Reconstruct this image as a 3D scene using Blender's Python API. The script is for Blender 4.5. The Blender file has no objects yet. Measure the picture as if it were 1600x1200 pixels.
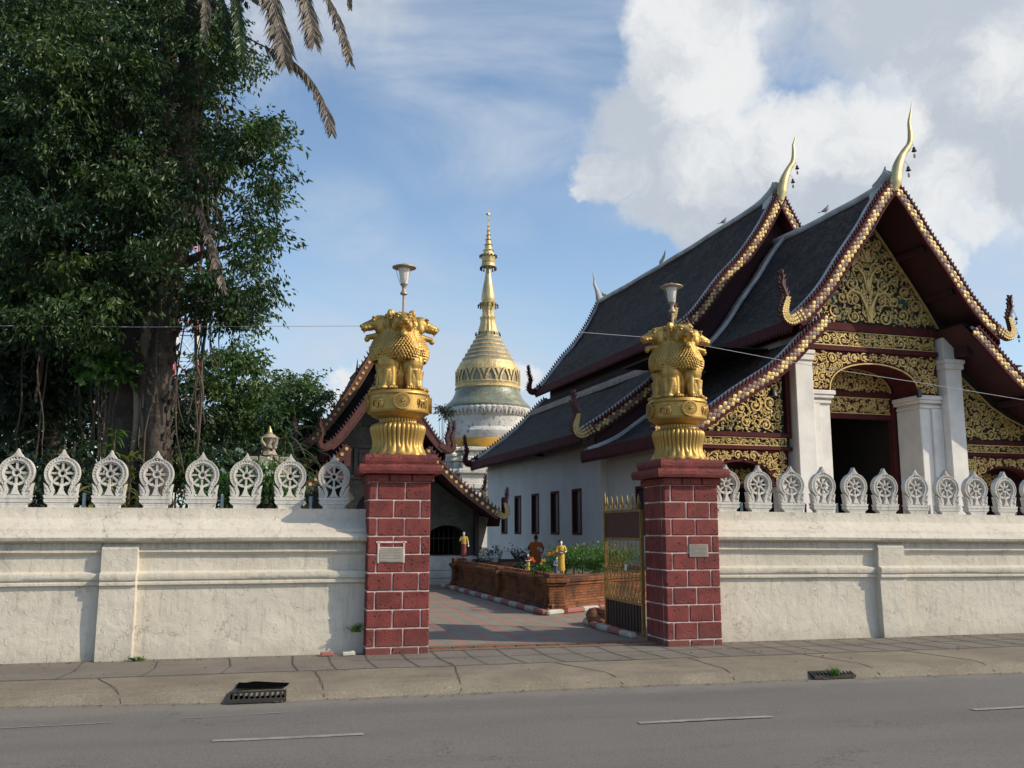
SUNPOW=3.6; EXPO=0.14; SKYPOW=0.115; SKYTINT=(1.48,1.52,1.49)
import bpy, math, random, colorsys
import numpy as np
from mathutils import Vector, Matrix, Euler, noise
R_=random.Random(7)
pi=math.pi
# ---------------------------------------------------------------- camera, world, sun, exposure
sc=bpy.context.scene
EYE=1.65; YAW=math.radians(13.65); PIT=math.radians(9.0)
cam=bpy.data.cameras.new("camera"); camo=bpy.data.objects.new("camera",cam)
sc.collection.objects.link(camo); sc.camera=camo
cam.sensor_fit='HORIZONTAL'; cam.sensor_width=36; cam.lens=36*1450/1600
cam.clip_start=.1; cam.clip_end=3000
camo.location=(0,0,EYE); camo.rotation_euler=(pi/2+PIT,0,-YAW)
cy,sy=math.cos(YAW),math.sin(YAW); cp,sp=math.cos(PIT),math.sin(PIT)
FW=(sy*cp,cy*cp,sp); RT=(cy,-sy,0); UP=(-sy*sp,-cy*sp,cp)
def ray(px,py):
    a=(px-800)/1450; b=(600-py)/1450
    return tuple(FW[i]+a*RT[i]+b*UP[i] for i in range(3))
def at(px,py,y):                      # point of the plane Y=y
    r=ray(px,py); k=y/r[1]; return Vector((r[0]*k,y,EYE+r[2]*k))
ROT=math.radians(3.45); cr,sr=math.cos(ROT),math.sin(ROT)
def tow(s,t): return (s*cr-t*sr, s*sr+t*cr)
def W(s,t,z):
    a=tow(s,t); return Vector((a[0],a[1],z))
def atT(px,py,t):                     # point of the hall's own plane t=const -> (s,z)
    r=ray(px,py); ds=r[0]*cr+r[1]*sr; dt=-r[0]*sr+r[1]*cr; k=t/dt; return ds*k,EYE+r[2]*k
SUN_EL=math.radians(33); SUN_AZ=math.radians(62)      # azimuth from -Y towards +X
sdir=Vector((math.sin(SUN_AZ)*math.cos(SUN_EL),-math.cos(SUN_AZ)*math.cos(SUN_EL),math.sin(SUN_EL)))
sl=bpy.data.lights.new("sun",'SUN'); sl.energy=SUNPOW; sl.angle=math.radians(.5); sl.color=(1,.88,.69)
so=bpy.data.objects.new("sun",sl); sc.collection.objects.link(so)
so.rotation_euler=(-sdir).to_track_quat('-Z','Y').to_euler(); so.location=(20,-10,30)
sc.view_settings.view_transform='Standard'; sc.view_settings.look='None'
sc.view_settings.gamma=1; sc.view_settings.use_curve_mapping=False; sc.view_settings.exposure=EXPO
sc.cycles.max_bounces=5; sc.cycles.transparent_max_bounces=8; sc.cycles.sample_clamp_indirect=6
wd=bpy.data.worlds.new("World"); sc.world=wd; wd.use_nodes=True
nt=wd.node_tree; N=nt.nodes; L=nt.links
for n in list(N): N.remove(n)
class G:                               # tiny node-graph helper
    def __init__(s,nt): s.nt=nt
    def n(s,t,**k):
        x=s.nt.nodes.new(t)
        for a,b in k.items(): setattr(x,a,b)
        return x
    def l(s,a,b): s.nt.links.new(a,b)
    def put(s,sock,v):
        if isinstance(v,(int,float,tuple,list)): 
            if isinstance(v,(tuple,list)) and len(v)==3 and sock.type=='RGBA': v=(*v,1)
            sock.default_value=v
        else: s.l(v,sock)
    def m(s,op,a,b=0,c=0,clamp=False):
        x=s.n('ShaderNodeMath',operation=op,use_clamp=clamp)
        s.put(x.inputs[0],a); s.put(x.inputs[1],b)
        if op in('MULTIPLY_ADD','SMOOTH_MIN','SMOOTH_MAX'): s.put(x.inputs[2],c)
        return x.outputs[0]
    def vm(s,op,a,b=(0,0,0),o=0):
        x=s.n('ShaderNodeVectorMath',operation=op); s.put(x.inputs[0],a)
        if op=='SCALE': s.put(x.inputs[3],b)
        else: s.put(x.inputs[1],b)
        return x.outputs[o]
    def rng(s,v,a,b,c=0,d=1,smooth=True):
        x=s.n('ShaderNodeMapRange',interpolation_type='SMOOTHSTEP' if smooth else 'LINEAR')
        s.put(x.inputs[0],v); s.put(x.inputs[1],a); s.put(x.inputs[2],b); s.put(x.inputs[3],c); s.put(x.inputs[4],d); return x.outputs[0]
    def mix(s,f,a,b,mode='MIX'):
        x=s.n('ShaderNodeMix',data_type='RGBA',blend_type=mode); s.put(x.inputs[0],f); s.put(x.inputs[6],a); s.put(x.inputs[7],b); return x.outputs[2]
    def noise(s,v,scale,detail=4,rough=.55,dist=0,o=0):
        x=s.n('ShaderNodeTexNoise'); s.put(x.inputs['Vector'],v); x.inputs['Scale'].default_value=scale
        x.inputs['Detail'].default_value=detail; x.inputs['Roughness'].default_value=rough; x.inputs['Distortion'].default_value=dist; return x.outputs[o]
g=G(nt)
sky=g.n('ShaderNodeTexSky',sky_type='NISHITA'); sky.sun_disc=False; sky.sun_elevation=SUN_EL
sky.sun_rotation=math.atan2(sdir.x,sdir.y); sky.altitude=300; sky.air_density=1.0; sky.dust_density=1.2; sky.ozone_density=1.5
geo=g.n('ShaderNodeTexCoord'); D=geo.outputs['Generated']
def pdir(px,py): return Vector(ray(px,py)).normalized()
LOBES=[(1085,30,70,1),(1115,110,80,1),(1060,120,55,1),(1000,205,62,1),(955,275,42,1),(912,305,16,.8),(1060,240,85,1),(1135,270,85,1),(1075,345,45,.9),(1020,310,45,.9),
 (1262,205,58,1),(1330,225,70,1),(1230,290,90,1),(1420,215,70,1),(1400,290,85,1),(1530,205,75,.95),(1470,290,50,.8),(1530,330,26,.75),(1488,380,18,.6),(1330,330,80,1),(1640,230,80,.9),
 (1240,20,60,.55),(1400,25,80,.9),(1520,40,100,.95),(1660,70,110,.95),(540,602,26,.9),(508,615,20,.75),(560,640,28,.85),(828,572,18,.85),(800,602,20,.8),(-300,300,200,1),(1950,250,200,1),(2200,-100,300,1),(200,-500,350,1)]
BRIGHT=[(1060,40,75),(1120,110,80),(1160,190,60),(1262,185,55),(1335,195,50),(1120,250,50),(1470,330,60),(1540,330,35),(1390,200,30),(540,600,40),(825,570,30),(1600,120,60)]
def field(vec,lst,k=1.6):
    acc=None
    for l_ in lst:
        px,py,r=l_[:3]; w=l_[3] if len(l_)>3 else 1
        dd=g.vm('DOT_PRODUCT',vec,tuple(pdir(px,py)),1); v=g.rng(dd,math.cos(math.atan(r/1450.)*k),1,0,w,smooth=False)
        acc=v if acc is None else g.m('MAXIMUM',acc,v)
    return acc
warp=g.vm('SUBTRACT',g.noise(D,8,6,.6,0,1),(.5,.5,.5)); Dw=g.vm('NORMALIZE',g.vm('ADD',D,g.vm('SCALE',warp,.12)))
warp2=g.vm('SUBTRACT',g.noise(D,34,6,.62,0,1),(.5,.5,.5)); Dw=g.vm('NORMALIZE',g.vm('ADD',Dw,g.vm('SCALE',warp2,.022)))
c0=field(Dw,LOBES)
fb=g.noise(D,13,7,.62); fb2=g.noise(D,45,5,.62)
dens=g.m('ADD',c0,g.m('MULTIPLY_ADD',fb,.62,-.31)); dens=g.m('ADD',dens,g.m('MULTIPLY_ADD',fb2,.26,-.13))
alpha=g.rng(dens,.0,.72)
st=g.n('ShaderNodeMapping'); g.l(D,st.inputs[0]); st.inputs['Scale'].default_value=(1.1,1.1,3.2); st.inputs['Rotation'].default_value=(0,math.radians(-20),0)
vn=g.noise(st.outputs[0],2.6,7,.58,.6)
def spot(px,py,r): return g.rng(g.vm('DOT_PRODUCT',D,tuple(pdir(px,py)),1),math.cos(math.atan(r/1450.)),1,0,1)
vm_=spot(800,40,330)
for a,w_ in (((1000,150,260),1),((1200,30,380),.8),((1450,420,330),.8),((640,660,380),.7),((1650,150,420),.8),((900,200,160),.7),((540,345,120),.5),((770,350,100),.35),((640,30,180),.8)): vm_=g.m('MAXIMUM',vm_,g.m('MULTIPLY',spot(*a),w_))
veil=g.m('MULTIPLY',g.rng(vn,.30,.70),g.rng(vm_,0,.8)); veil=g.m('MULTIPLY',veil,.85)
br_=field(Dw,BRIGHT,1.7); bn=g.noise(Dw,12,8,.66,.2)
shade=g.m('ADD',g.m('MULTIPLY',br_,1.05),g.m('MULTIPLY_ADD',bn,2.6,-1.36)); edge=g.rng(dens,.35,.9,.30,0); shade=g.m('ADD',shade,edge); shade=g.rng(shade,-.05,1.25)
cc=g.mix(shade,(4.1,4.55,5.15),(6.7,6.8,6.85))
hs=g.n('ShaderNodeSeparateXYZ'); g.l(D,hs.inputs[0])
skyc=g.mix(1,sky.outputs[0],SKYTINT,'MULTIPLY')
hz=g.rng(hs.outputs[2],0.0,.40,1,0); skyc=g.mix(g.m('MULTIPLY',hz,.40),skyc,(3.9,4.9,6.1))
skyc=g.mix(veil,skyc,(4.6,5.2,6.0)); skyc=g.mix(alpha,skyc,cc)
bg=g.n('ShaderNodeBackground'); g.l(skyc,bg.inputs[0]); bg.inputs[1].default_value=SKYPOW
wo=g.n('ShaderNodeOutputWorld'); g.l(bg.outputs[0],wo.inputs[0])
# ---------------------------------------------------------------- scene graph helpers
C=sc.collection; WM={}
def tag(o,label=None,cat=None,group=None,kind=None):
    if label: o['label']=label
    if cat: o['category']=cat
    if group: o['group']=group
    if kind: o['kind']=kind
    return o
def thing(name,loc,label,cat,group=None,rz=0):
    o=bpy.data.objects.new(name,None); C.objects.link(o); o.empty_display_size=.2
    o.location=loc; o.rotation_euler=(0,0,rz); WM[o]=Matrix.Translation(Vector(loc))@Matrix.Rotation(rz,4,'Z')
    return tag(o,label,cat,group)
def copy_tree(o,parent=None):
    c=o.copy(); C.objects.link(c); c.parent=parent; WM[c]=WM[o]
    for ch in [x for x in o.children if x is not c]: copy_tree(ch,c)
    return c
def move_copy(src,dloc,label,group=None):
    c=copy_tree(src); c.location=Vector(src.location)+Vector(dloc)
    c['label']=label
    if group: c['group']=group
    return c
class M:                               # mesh collector, world coordinates
    def __init__(s): s.v=[]; s.f=[]; s.mi=[]; s.uv=[]; s.cur=0; s.mk=[]
    def nx(s): s.mk.append(len(s.f))      # a new piece starts here
    def add(s,vs,fs,uvs=None,mi=None):
        b=len(s.v); s.v.extend([tuple(p) for p in vs])
        for k,f in enumerate(fs):
            s.f.append([i+b for i in f]); s.mi.append(s.cur if mi is None else mi)
            s.uv.append(uvs[k] if uvs else None)
    def box(s,x0,x1,y0,y1,z0,z1,T=None,mi=None):
        vs=[(x,y,z) for x in(x0,x1) for y in(y0,y1) for z in(z0,z1)]
        if T: vs=[T(*p) for p in vs]
        s.add(vs,[(0,1,3,2),(4,6,7,5),(0,4,5,1),(2,3,7,6),(0,2,6,4),(1,5,7,3)],mi=mi)
    def cbox(s,x0,x1,y0,y1,z0,z1,b,T=None,mi=None):   # chamfered box
        vs=[];idx={}
        for i,x in enumerate((x0,x1)):
            for j,y in enumerate((y0,y1)):
                for k,z in enumerate((z0,z1)):
                    sx,sy,sz=(1-2*i)*b,(1-2*j)*b,(1-2*k)*b
                    for a,p in enumerate(((x,y+sy,z+sz),(x+sx,y,z+sz),(x+sx,y+sy,z))):
                        idx[i,j,k,a]=len(vs); vs.append(p)
        fs=[]
        for i in(0,1): q=[idx[i,0,0,0],idx[i,0,1,0],idx[i,1,1,0],idx[i,1,0,0]]; fs.append(q if i==0 else q[::-1])
        for j in(0,1): q=[idx[0,j,0,1],idx[1,j,0,1],idx[1,j,1,1],idx[0,j,1,1]]; fs.append(q if j==0 else q[::-1])
        for k in(0,1): q=[idx[0,0,k,2],idx[0,1,k,2],idx[1,1,k,2],idx[1,0,k,2]]; fs.append(q if k==0 else q[::-1])
        for i in(0,1):
            for j in(0,1):
                q=[idx[i,j,0,0],idx[i,j,1,0],idx[i,j,1,1],idx[i,j,0,1]]; fs.append(q if (i==j) else q[::-1])
        for i in(0,1):
            for k in(0,1):
                q=[idx[i,0,k,0],idx[i,0,k,2],idx[i,1,k,2],idx[i,1,k,0]]; fs.append(q if i==k else q[::-1])
        for j in(0,1):
            for k in(0,1):
                q=[idx[0,j,k,1],idx[0,j,k,2],idx[1,j,k,2],idx[1,j,k,1]]; fs.append(q[::-1] if j==k else q)
        for i in(0,1):
            for j in(0,1):
                for k in(0,1):
                    q=[idx[i,j,k,0],idx[i,j,k,1],idx[i,j,k,2]]; fs.append(q if (i+j+k)%2==1 else q[::-1])
        if T: vs=[T(*p) for p in vs]
        s.add(vs,fs,mi=mi)
    def prism(s,poly,a,b,T,mi=None):    # poly in (u,v), extruded d from a to b ; T(u,v,d)
        n=len(poly); vs=[T(u,v,a) for u,v in poly]+[T(u,v,b) for u,v in poly]
        s.add(vs,[list(range(n)),list(range(2*n-1,n-1,-1))]+[(i,i+n,(i+1)%n+n,(i+1)%n) for i in range(n)],mi=mi)
    def ribbon(s,pts,w,a,b,T,mi=None,taper=True):  # flat band along pts in (u,v)
        n=len(pts); 
        if not hasattr(w,'__len__'): w=[w]*n
        Lp=[];Rp=[]
        for i,(u,v) in enumerate(pts):
            u0,v0=pts[max(0,i-1)]; u1,v1=pts[min(n-1,i+1)]; dx,dy=u1-u0,v1-v0; l=math.hypot(dx,dy) or 1
            nx,ny=-dy/l*w[i]/2,dx/l*w[i]/2; Lp.append((u+nx,v+ny)); Rp.append((u-nx,v-ny))
        vs=[T(*p,a) for p in Lp]+[T(*p,a) for p in Rp]+[T(*p,b) for p in Lp]+[T(*p,b) for p in Rp]; fs=[]
        for i in range(n-1):
            j=i+1
            fs+=[(i,j,n+j,n+i),(2*n+i,3*n+i,3*n+j,2*n+j),(i,2*n+i,2*n+j,j),(n+i,n+j,3*n+j,3*n+i)]
        fs+=[(0,n,3*n,2*n),(n-1,3*n-1,4*n-1,2*n-1)]
        s.add(vs,fs,mi=mi)
    def tube(s,pts,r,n=8,mi=None,flat=1,side=None,cap=True):
        k=len(pts); pts=[Vector(p) for p in pts]
        if not hasattr(r,'__len__'): r=[r]*k
        ref=Vector(side) if side is not None else None; vs=[];fs=[];prev=None
        for i,p in enumerate(pts):
            t=(pts[min(k-1,i+1)]-pts[max(0,i-1)]); t=t.normalized() if t.length>1e-9 else Vector((0,0,1))
            if ref is not None: a=(ref-t*ref.dot(t))
            elif prev is None: a=Vector((0,0,1)) if abs(t.z)<.9 else Vector((1,0,0)); a=a-t*a.dot(t)
            else: a=prev-t*prev.dot(t)
            a.normalize(); prev=a; b=t.cross(a)
            for q in range(n):
                an=2*pi*q/n; vs.append(p+a*math.cos(an)*r[i]*flat+b*math.sin(an)*r[i])
        for i in range(k-1):
            for q in range(n): fs.append((i*n+q,i*n+(q+1)%n,(i+1)*n+(q+1)%n,(i+1)*n+q))
        if cap: fs+=[list(range(n))[::-1],[ (k-1)*n+q for q in range(n)]]
        s.add(vs,fs,mi=mi)
    def lathe(s,prof,c,n=24,mi=None,rf=None,mif=None,a0=0):
        vs=[];fs=[];mis=[]
        for j,(r,z) in enumerate(prof):
            for q in range(n):
                an=2*pi*q/n+a0; rr=max(r,.0005)
                if rf: rr=rf(rr,z,an,j)
                vs.append((c[0]+rr*math.cos(an),c[1]+rr*math.sin(an),c[2]+z))
        for j in range(len(prof)-1):
            m_=(mif(prof[j],prof[j+1],j) if mif else (s.cur if mi is None else mi))
            for q in range(n): s.add_late=None; fs.append((j*n+q,j*n+(q+1)%n,(j+1)*n+(q+1)%n,(j+1)*n+q)); mis.append(m_)
        b=len(s.v); s.v.extend(vs)
        for f,m_ in zip(fs,mis): s.f.append([i+b for i in f]); s.mi.append(m_); s.uv.append(None)
        k=(len(prof)-1)*n
        s.f.append([b+i for i in range(n)][::-1]); s.mi.append(mis[0]); s.uv.append(None)
        s.f.append([b+k+i for i in range(n)]); s.mi.append(mis[-1]); s.uv.append(None)
    def blob(s,c,r,rot=None,n=8,m=6,mi=None,T=None):
        Rm=rot.to_matrix() if rot is not None else None; vs=[];fs=[]; c=Vector(c)
        for j in range(m+1):
            ph=pi*j/m
            for q in range(n):
                an=2*pi*q/n; p=Vector((math.sin(ph)*math.cos(an)*r[0],math.sin(ph)*math.sin(an)*r[1],math.cos(ph)*r[2]))
                if Rm: p=Rm@p
                p=c+p; vs.append(T(*p) if T else p)
        for j in range(m):
            for q in range(n): fs.append((j*n+q,(j+1)*n+q,(j+1)*n+(q+1)%n,j*n+(q+1)%n))
        s.add(vs,fs,mi=mi)
    def build(s,name,mats,parent=None,smooth=None,loc=None,rz=0):
        me=bpy.data.meshes.new(name)
        if not isinstance(mats,(list,tuple)): mats=[mats]
        if parent is not None: inv=WM[parent].inverted()
        else:
            Wm=Matrix.Translation(Vector(loc or (0,0,0)))@Matrix.Rotation(rz,4,'Z'); inv=Wm.inverted()
        me.from_pydata(s.v,[],s.f); me.transform(inv)
        for m in mats: me.materials.append(m)
        me.polygons.foreach_set('material_index',s.mi)
        if any(u is not None for u in s.uv):
            ul=me.uv_layers.new(name='UVMap'); a=[]
            for f,u in zip(s.f,s.uv):
                if u is None: a+= [0,0]*len(f)
                else:
                    for q in u: a+=[q[0],q[1]]
            ul.data.foreach_set('uv',a)
        if smooth is not None:
            me.polygons.foreach_set('use_smooth',[True]*len(s.f))
            if smooth<180: me.set_sharp_from_angle(angle=math.radians(smooth))
        me.validate(clean_customdata=False); me.update()
        o=bpy.data.objects.new(name,me); C.objects.link(o)
        if parent is not None: o.parent=parent; WM[o]=WM[parent]
        else: o.location=loc or (0,0,0); o.rotation_euler=(0,0,rz); WM[o]=Wm
        return o
def pieces(q,name,mats,parent,smooth=None):
    """build every marked piece of q as a mesh of its own"""
    ed=sorted(set([0]+q.mk+[len(q.f)])); out=[]
    for a,b in zip(ed[:-1],ed[1:]):
        if a==b: continue
        r=M(); mp={}
        for k in range(a,b):
            f=[]
            for i in q.f[k]:
                if i not in mp: mp[i]=len(r.v); r.v.append(q.v[i])
                f.append(mp[i])
            r.f.append(f); r.mi.append(q.mi[k]); r.uv.append(q.uv[k])
        out.append(r.build(name,mats,parent,smooth=smooth))
    return out
def I3(x,y,z): return (x,y,z)
# ---------------------------------------------------------------- materials
MT={}
def mat(name,col,rough=.8,metal=0,var=None,vs=3,bump=0,bs=40,bd=5,extra=None,spec=.5,col2=None,c2=(.45,.7),coat=0):
    m=bpy.data.materials.new(name); m.use_nodes=True; g=G(m.node_tree); b=m.node_tree.nodes['Principled BSDF']
    tc=g.n('ShaderNodeTexCoord'); P=tc.outputs['Object']
    c=col
    if var is not None:
        f=g.noise(P,vs,6,.6); f=g.rng(f,.35,.68); c=g.mix(f,col,var)
    if col2 is not None:
        f=g.noise(P,vs*6.3,5,.65); f=g.rng(f,c2[0],c2[1]); c=g.mix(f,c,col2)
    h=None
    if bump:
        h=g.noise(P,bs,bd,.6)
    ctx=dict(g=g,P=P,c=c,h=h,b=b,tc=tc)
    if name=='cast_stone':
        wp=g.n('ShaderNodeNewGeometry').outputs['Position']; mp=g.n('ShaderNodeMapping'); g.l(wp,mp.inputs[0]); mp.inputs['Scale'].default_value=(7,7,1.6)
        c=g.mix(g.rng(g.noise(mp.outputs[0],1.5,6,.7),.5,.72,0,.62),c,(.20,.185,.16)); c=g.mix(g.rng(g.noise(wp,1.1,3,.5),.4,.65,0,.35),c,(.42,.40,.37)); ctx['c']=c
    if extra: extra(ctx); c=ctx['c']; h=ctx['h']
    g.put(b.inputs['Base Color'],c); 
    if 'rough' in ctx: g.put(b.inputs['Roughness'],ctx['rough'])
    else: b.inputs['Roughness'].default_value=rough
    b.inputs['Metallic'].default_value=metal; b.inputs['Specular IOR Level'].default_value=spec
    if h is not None:
        bn=g.n('ShaderNodeBump'); bn.inputs['Strength'].default_value=ctx.get('bstr',1); bn.inputs['Distance'].default_value=bump or ctx.get('bdist',.01)
        g.l(h,bn.inputs['Height']); g.l(bn.outputs[0],b.inputs['Normal'])
    MT[name]=m; return m
def z_of(x):
    g=x['g']; s=g.n('ShaderNodeSeparateXYZ'); g.l(x['P'],s.inputs[0]); return s.outputs
def plaster(x):
    g=x['g']; P=x['P']; s=z_of(x)
    mp=g.n('ShaderNodeMapping'); g.l(P,mp.inputs[0]); mp.inputs['Scale'].default_value=(9,9,.7)
    streak=g.rng(g.noise(mp.outputs[0],1.6,6,.7),.5,.78)
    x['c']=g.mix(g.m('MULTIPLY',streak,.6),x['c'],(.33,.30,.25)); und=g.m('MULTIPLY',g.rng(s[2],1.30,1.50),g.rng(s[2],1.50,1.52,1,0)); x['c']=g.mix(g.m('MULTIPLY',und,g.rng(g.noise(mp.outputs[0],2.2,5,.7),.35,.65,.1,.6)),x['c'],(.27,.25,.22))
    # damp dirt low on the wall
    low=g.m('ADD',s[2],g.m('MULTIPLY',g.noise(P,3.5,5,.6),.5)); x['c']=g.mix(g.rng(low,.22,.55,.5,0),x['c'],(.33,.30,.24))
    # hairline cracks and blisters
    vo=g.n('ShaderNodeTexVoronoi',feature='DISTANCE_TO_EDGE'); g.l(g.vm('ADD',P,g.vm('SCALE',g.noise(P,3,5,.7,0,1),.9)),vo.inputs['Vector']); vo.inputs['Scale'].default_value=1.15
    cr_=g.rng(vo.outputs[0],0,.010,1,0); mask=g.rng(g.noise(P,1.4,3,.5),.5,.62); cr_=g.m('MULTIPLY',cr_,mask)
    x['c']=g.mix(g.m('MULTIPLY',cr_,.5),x['c'],(.3,.28,.24))
    spots=g.rng(g.noise(P,26,3,.5),.72,.78); x['c']=g.mix(g.m('MULTIPLY',spots,.6),x['c'],(.25,.22,.18))
    big=g.noise(P,5,6,.62,.3); fine=g.noise(P,55,5,.6)
    bl=g.rng(g.noise(P,11,5,.7,.6),.56,.66)
    h=g.m('ADD',g.m('MULTIPLY',big,1.6),g.m('MULTIPLY',fine,.22)); h=g.m('ADD',h,g.m('MULTIPLY',bl,.28)); x['h']=g.m('SUBTRACT',h,g.m('MULTIPLY',cr_,.5))
mat('plaster',(.62,.565,.475),.9,var=(.56,.51,.425),vs=1.3,bump=.012,extra=plaster,spec=.2)
mat('white_render',(.80,.765,.71),.85,var=(.64,.615,.57),vs=.9,bump=.006,bs=30,spec=.2)
mat('hall_wall',(.70,.665,.62),.85,var=(.62,.585,.54),vs=.5,bump=.01,bs=12,spec=.2,col2=(.47,.44,.40),c2=(.58,.8))
mat('cast_stone',(.67,.64,.58),.85,var=(.56,.53,.48),vs=5,bump=.004,bs=120,spec=.2,col2=(.30,.28,.25),c2=(.55,.78))
def pits(x):
    g=x['g'];P=x['P']; v=g.n('ShaderNodeTexVoronoi'); g.l(g.vm('ADD',P,g.vm('SCALE',g.noise(P,20,3,.6,0,1),.08)),v.inputs['Vector']); v.inputs['Scale'].default_value=19
    pit=g.rng(v.outputs[0],.05,.33); mk=g.rng(g.noise(P,9,3,.5),.4,.6)
    pitm=g.m('MAXIMUM',pit,g.m('SUBTRACT',1,mk)); x['h']=g.m('ADD',pitm,g.m('MULTIPLY',g.noise(P,60,5,.65),.9))
    x['c']=g.mix(g.m('SUBTRACT',1,pitm),x['c'],(.07,.012,.012)); x['c']=g.mix(g.rng(g.noise(P,70,2,.5),.74,.8,0,.7),x['c'],(.5,.36,.33))
    s=z_of(x); x['c']=g.mix(g.rng(g.m('ADD',s[2],g.m('MULTIPLY',g.noise(P,6,4,.6),.3)),.2,.42,.45,0),x['c'],(.16,.075,.06))
mat('laterite_paint',(.24,.050,.042),.72,var=(.14,.030,.028),vs=2.6,bump=.018,extra=pits,spec=.35)
mat('mortar',(.66,.57,.52),.9,var=(.5,.36,.33),vs=8,bump=.003,bs=80)
def goldx(x):
    g=x['g'];P=x['P']; f=g.noise(P,7,6,.65); x['c']=g.mix(g.rng(f,.45,.75,0,.7),x['c'],(.34,.21,.06)); x['rough']=g.rng(g.noise(P,14,4,.6),.3,.7,.40,.58)
mat('gold_paint',(.455,.29,.085),.42,metal=.68,bump=.003,bs=60,extra=goldx)
mat('gold_carving',(.66,.485,.185),.5,metal=.2,var=(.50,.34,.11),vs=6,bump=.004,bs=50)
mat('gold_leaf',(.60,.50,.26),.42,metal=.45,var=(.46,.36,.17),vs=2,bump=.004,bs=30)
mat('gold_gate',(.36,.235,.07),.45,metal=.6,var=(.2,.13,.045),vs=12)
mat('mirror_scale',(.27,.17,.115),.55,metal=0,var=(.15,.085,.07),vs=9)
mat('maroon',(.085,.017,.018),.8,var=(.06,.012,.013),vs=3,bump=.003,bs=40,spec=.2)
mat('maroon_dark',(.05,.011,.014),.75,var=(.034,.009,.012),vs=2,bump=.004,bs=25)
mat('naga_red',(.10,.027,.021),.6,var=(.06,.018,.016),vs=6,bump=.004,bs=50)
mat('teal_glass',(.02,.11,.10),.35,var=(.012,.05,.05),vs=6)
mat('dark_back',(.020,.013,.010),.8,var=(.012,.016,.012),vs=4)
def tiles(x):
    g=x['g']; uv=x['tc'].outputs['UV']
    uvw=g.vm('ADD',uv,g.vm('SCALE',g.noise(uv,1.2,3,.5,0,1),.03))
    br=g.n('ShaderNodeTexBrick'); g.l(uvw,br.inputs['Vector']); br.inputs['Scale'].default_value=1; br.inputs['Brick Width'].default_value=.16; br.inputs['Row Height'].default_value=.12; br.inputs['Mortar Size'].default_value=.008
    br.inputs['Color1'].default_value=(.036,.026,.024,1); br.inputs['Color2'].default_value=(.105,.078,.062,1); br.inputs['Mortar'].default_value=(.010,.010,.012,1)
    n1=g.rng(g.noise(uv,.9,6,.65),.42,.72); c=g.mix(n1,br.outputs[0],(.022,.024,.030)); n2=g.rng(g.noise(uv,9,5,.7),.6,.74); c=g.mix(g.m('MULTIPLY',n2,.6),c,(.11,.10,.085)); n3=g.rng(g.noise(uv,30,2,.5),.7,.78); c=g.mix(g.m('MULTIPLY',n3,.5),c,(.20,.19,.18))
    x['c']=c; sp=g.n('ShaderNodeSeparateXYZ'); g.l(uvw,sp.inputs[0]); ro=g.m('FRACT',g.m('DIVIDE',sp.outputs[1],.12)); h=g.m('ADD',g.m('MULTIPLY',ro,1.0),g.m('MULTIPLY',br.outputs[1],-.6)); x['h']=g.m('ADD',h,g.m('MULTIPLY',g.noise(uv,14,4,.6),1.6))
mat('roof_tile',(.04,.035,.035),.85,bump=.05,extra=tiles,spec=.3)
mat('ridge_mortar',(.50,.48,.45),.85,var=(.34,.32,.30),vs=1.5,bump=.006,bs=30)
mat('brown_mortar',(.33,.24,.18),.9,var=(.19,.14,.11),vs=1.8,bump=.01,bs=12,col2=(.05,.045,.045),c2=(.5,.7))
def asph(x):
    g=x['g'];P=x['P']; f=g.noise(P,48,4,.75); x['c']=g.mix(g.rng(f,.38,.68),x['c'],(.20,.185,.168)); 
    mp=g.n('ShaderNodeMapping'); g.l(P,mp.inputs[0]); mp.inputs['Scale'].default_value=(.12,1.1,1); ln=g.rng(g.noise(mp.outputs[0],1.3,4,.6),.4,.7); x['c']=g.mix(g.m('MULTIPLY',ln,.35),x['c'],(.10,.092,.084))
    s=z_of(x); ed=g.m('ADD',s[1],g.m('MULTIPLY_ADD',g.noise(P,2.2,5,.65),.9,-.45)); x['c']=g.mix(g.rng(ed,9.9,10.3,0,.42),x['c'],(.26,.23,.19))
    vv=g.n('ShaderNodeTexVoronoi'); g.l(P,vv.inputs['Vector']); vv.inputs['Scale'].default_value=38; x['c']=g.mix(g.rng(vv.outputs[0],.05,.30,.55,0),x['c'],(.25,.23,.205))
    crk=g.n('ShaderNodeTexVoronoi',feature='DISTANCE_TO_EDGE'); g.l(g.vm('ADD',P,g.vm('SCALE',g.noise(P,2.5,5,.7,0,1),1.1)),crk.inputs['Vector']); crk.inputs['Scale'].default_value=.42; x['c']=g.mix(g.m('MULTIPLY',g.rng(crk.outputs[0],0,.006,1,0),g.rng(g.noise(P,.7,3,.5),.5,.6,0,.6)),x['c'],(.05,.045,.04))
    sp=g.rng(g.noise(P,5.5,3,.5),.68,.76); x['c']=g.mix(g.m('MULTIPLY',sp,.3),x['c'],(.07,.065,.06)); x['h']=f
mat('asphalt',(.150,.139,.126),.88,var=(.128,.118,.107),vs=.5,bump=.004,extra=asph,spec=.25)
mat('road_paint',(.32,.30,.26),.8,var=(.23,.215,.19),vs=6,bump=.002,bs=150,col2=(.19,.18,.165),c2=(.5,.68))
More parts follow.
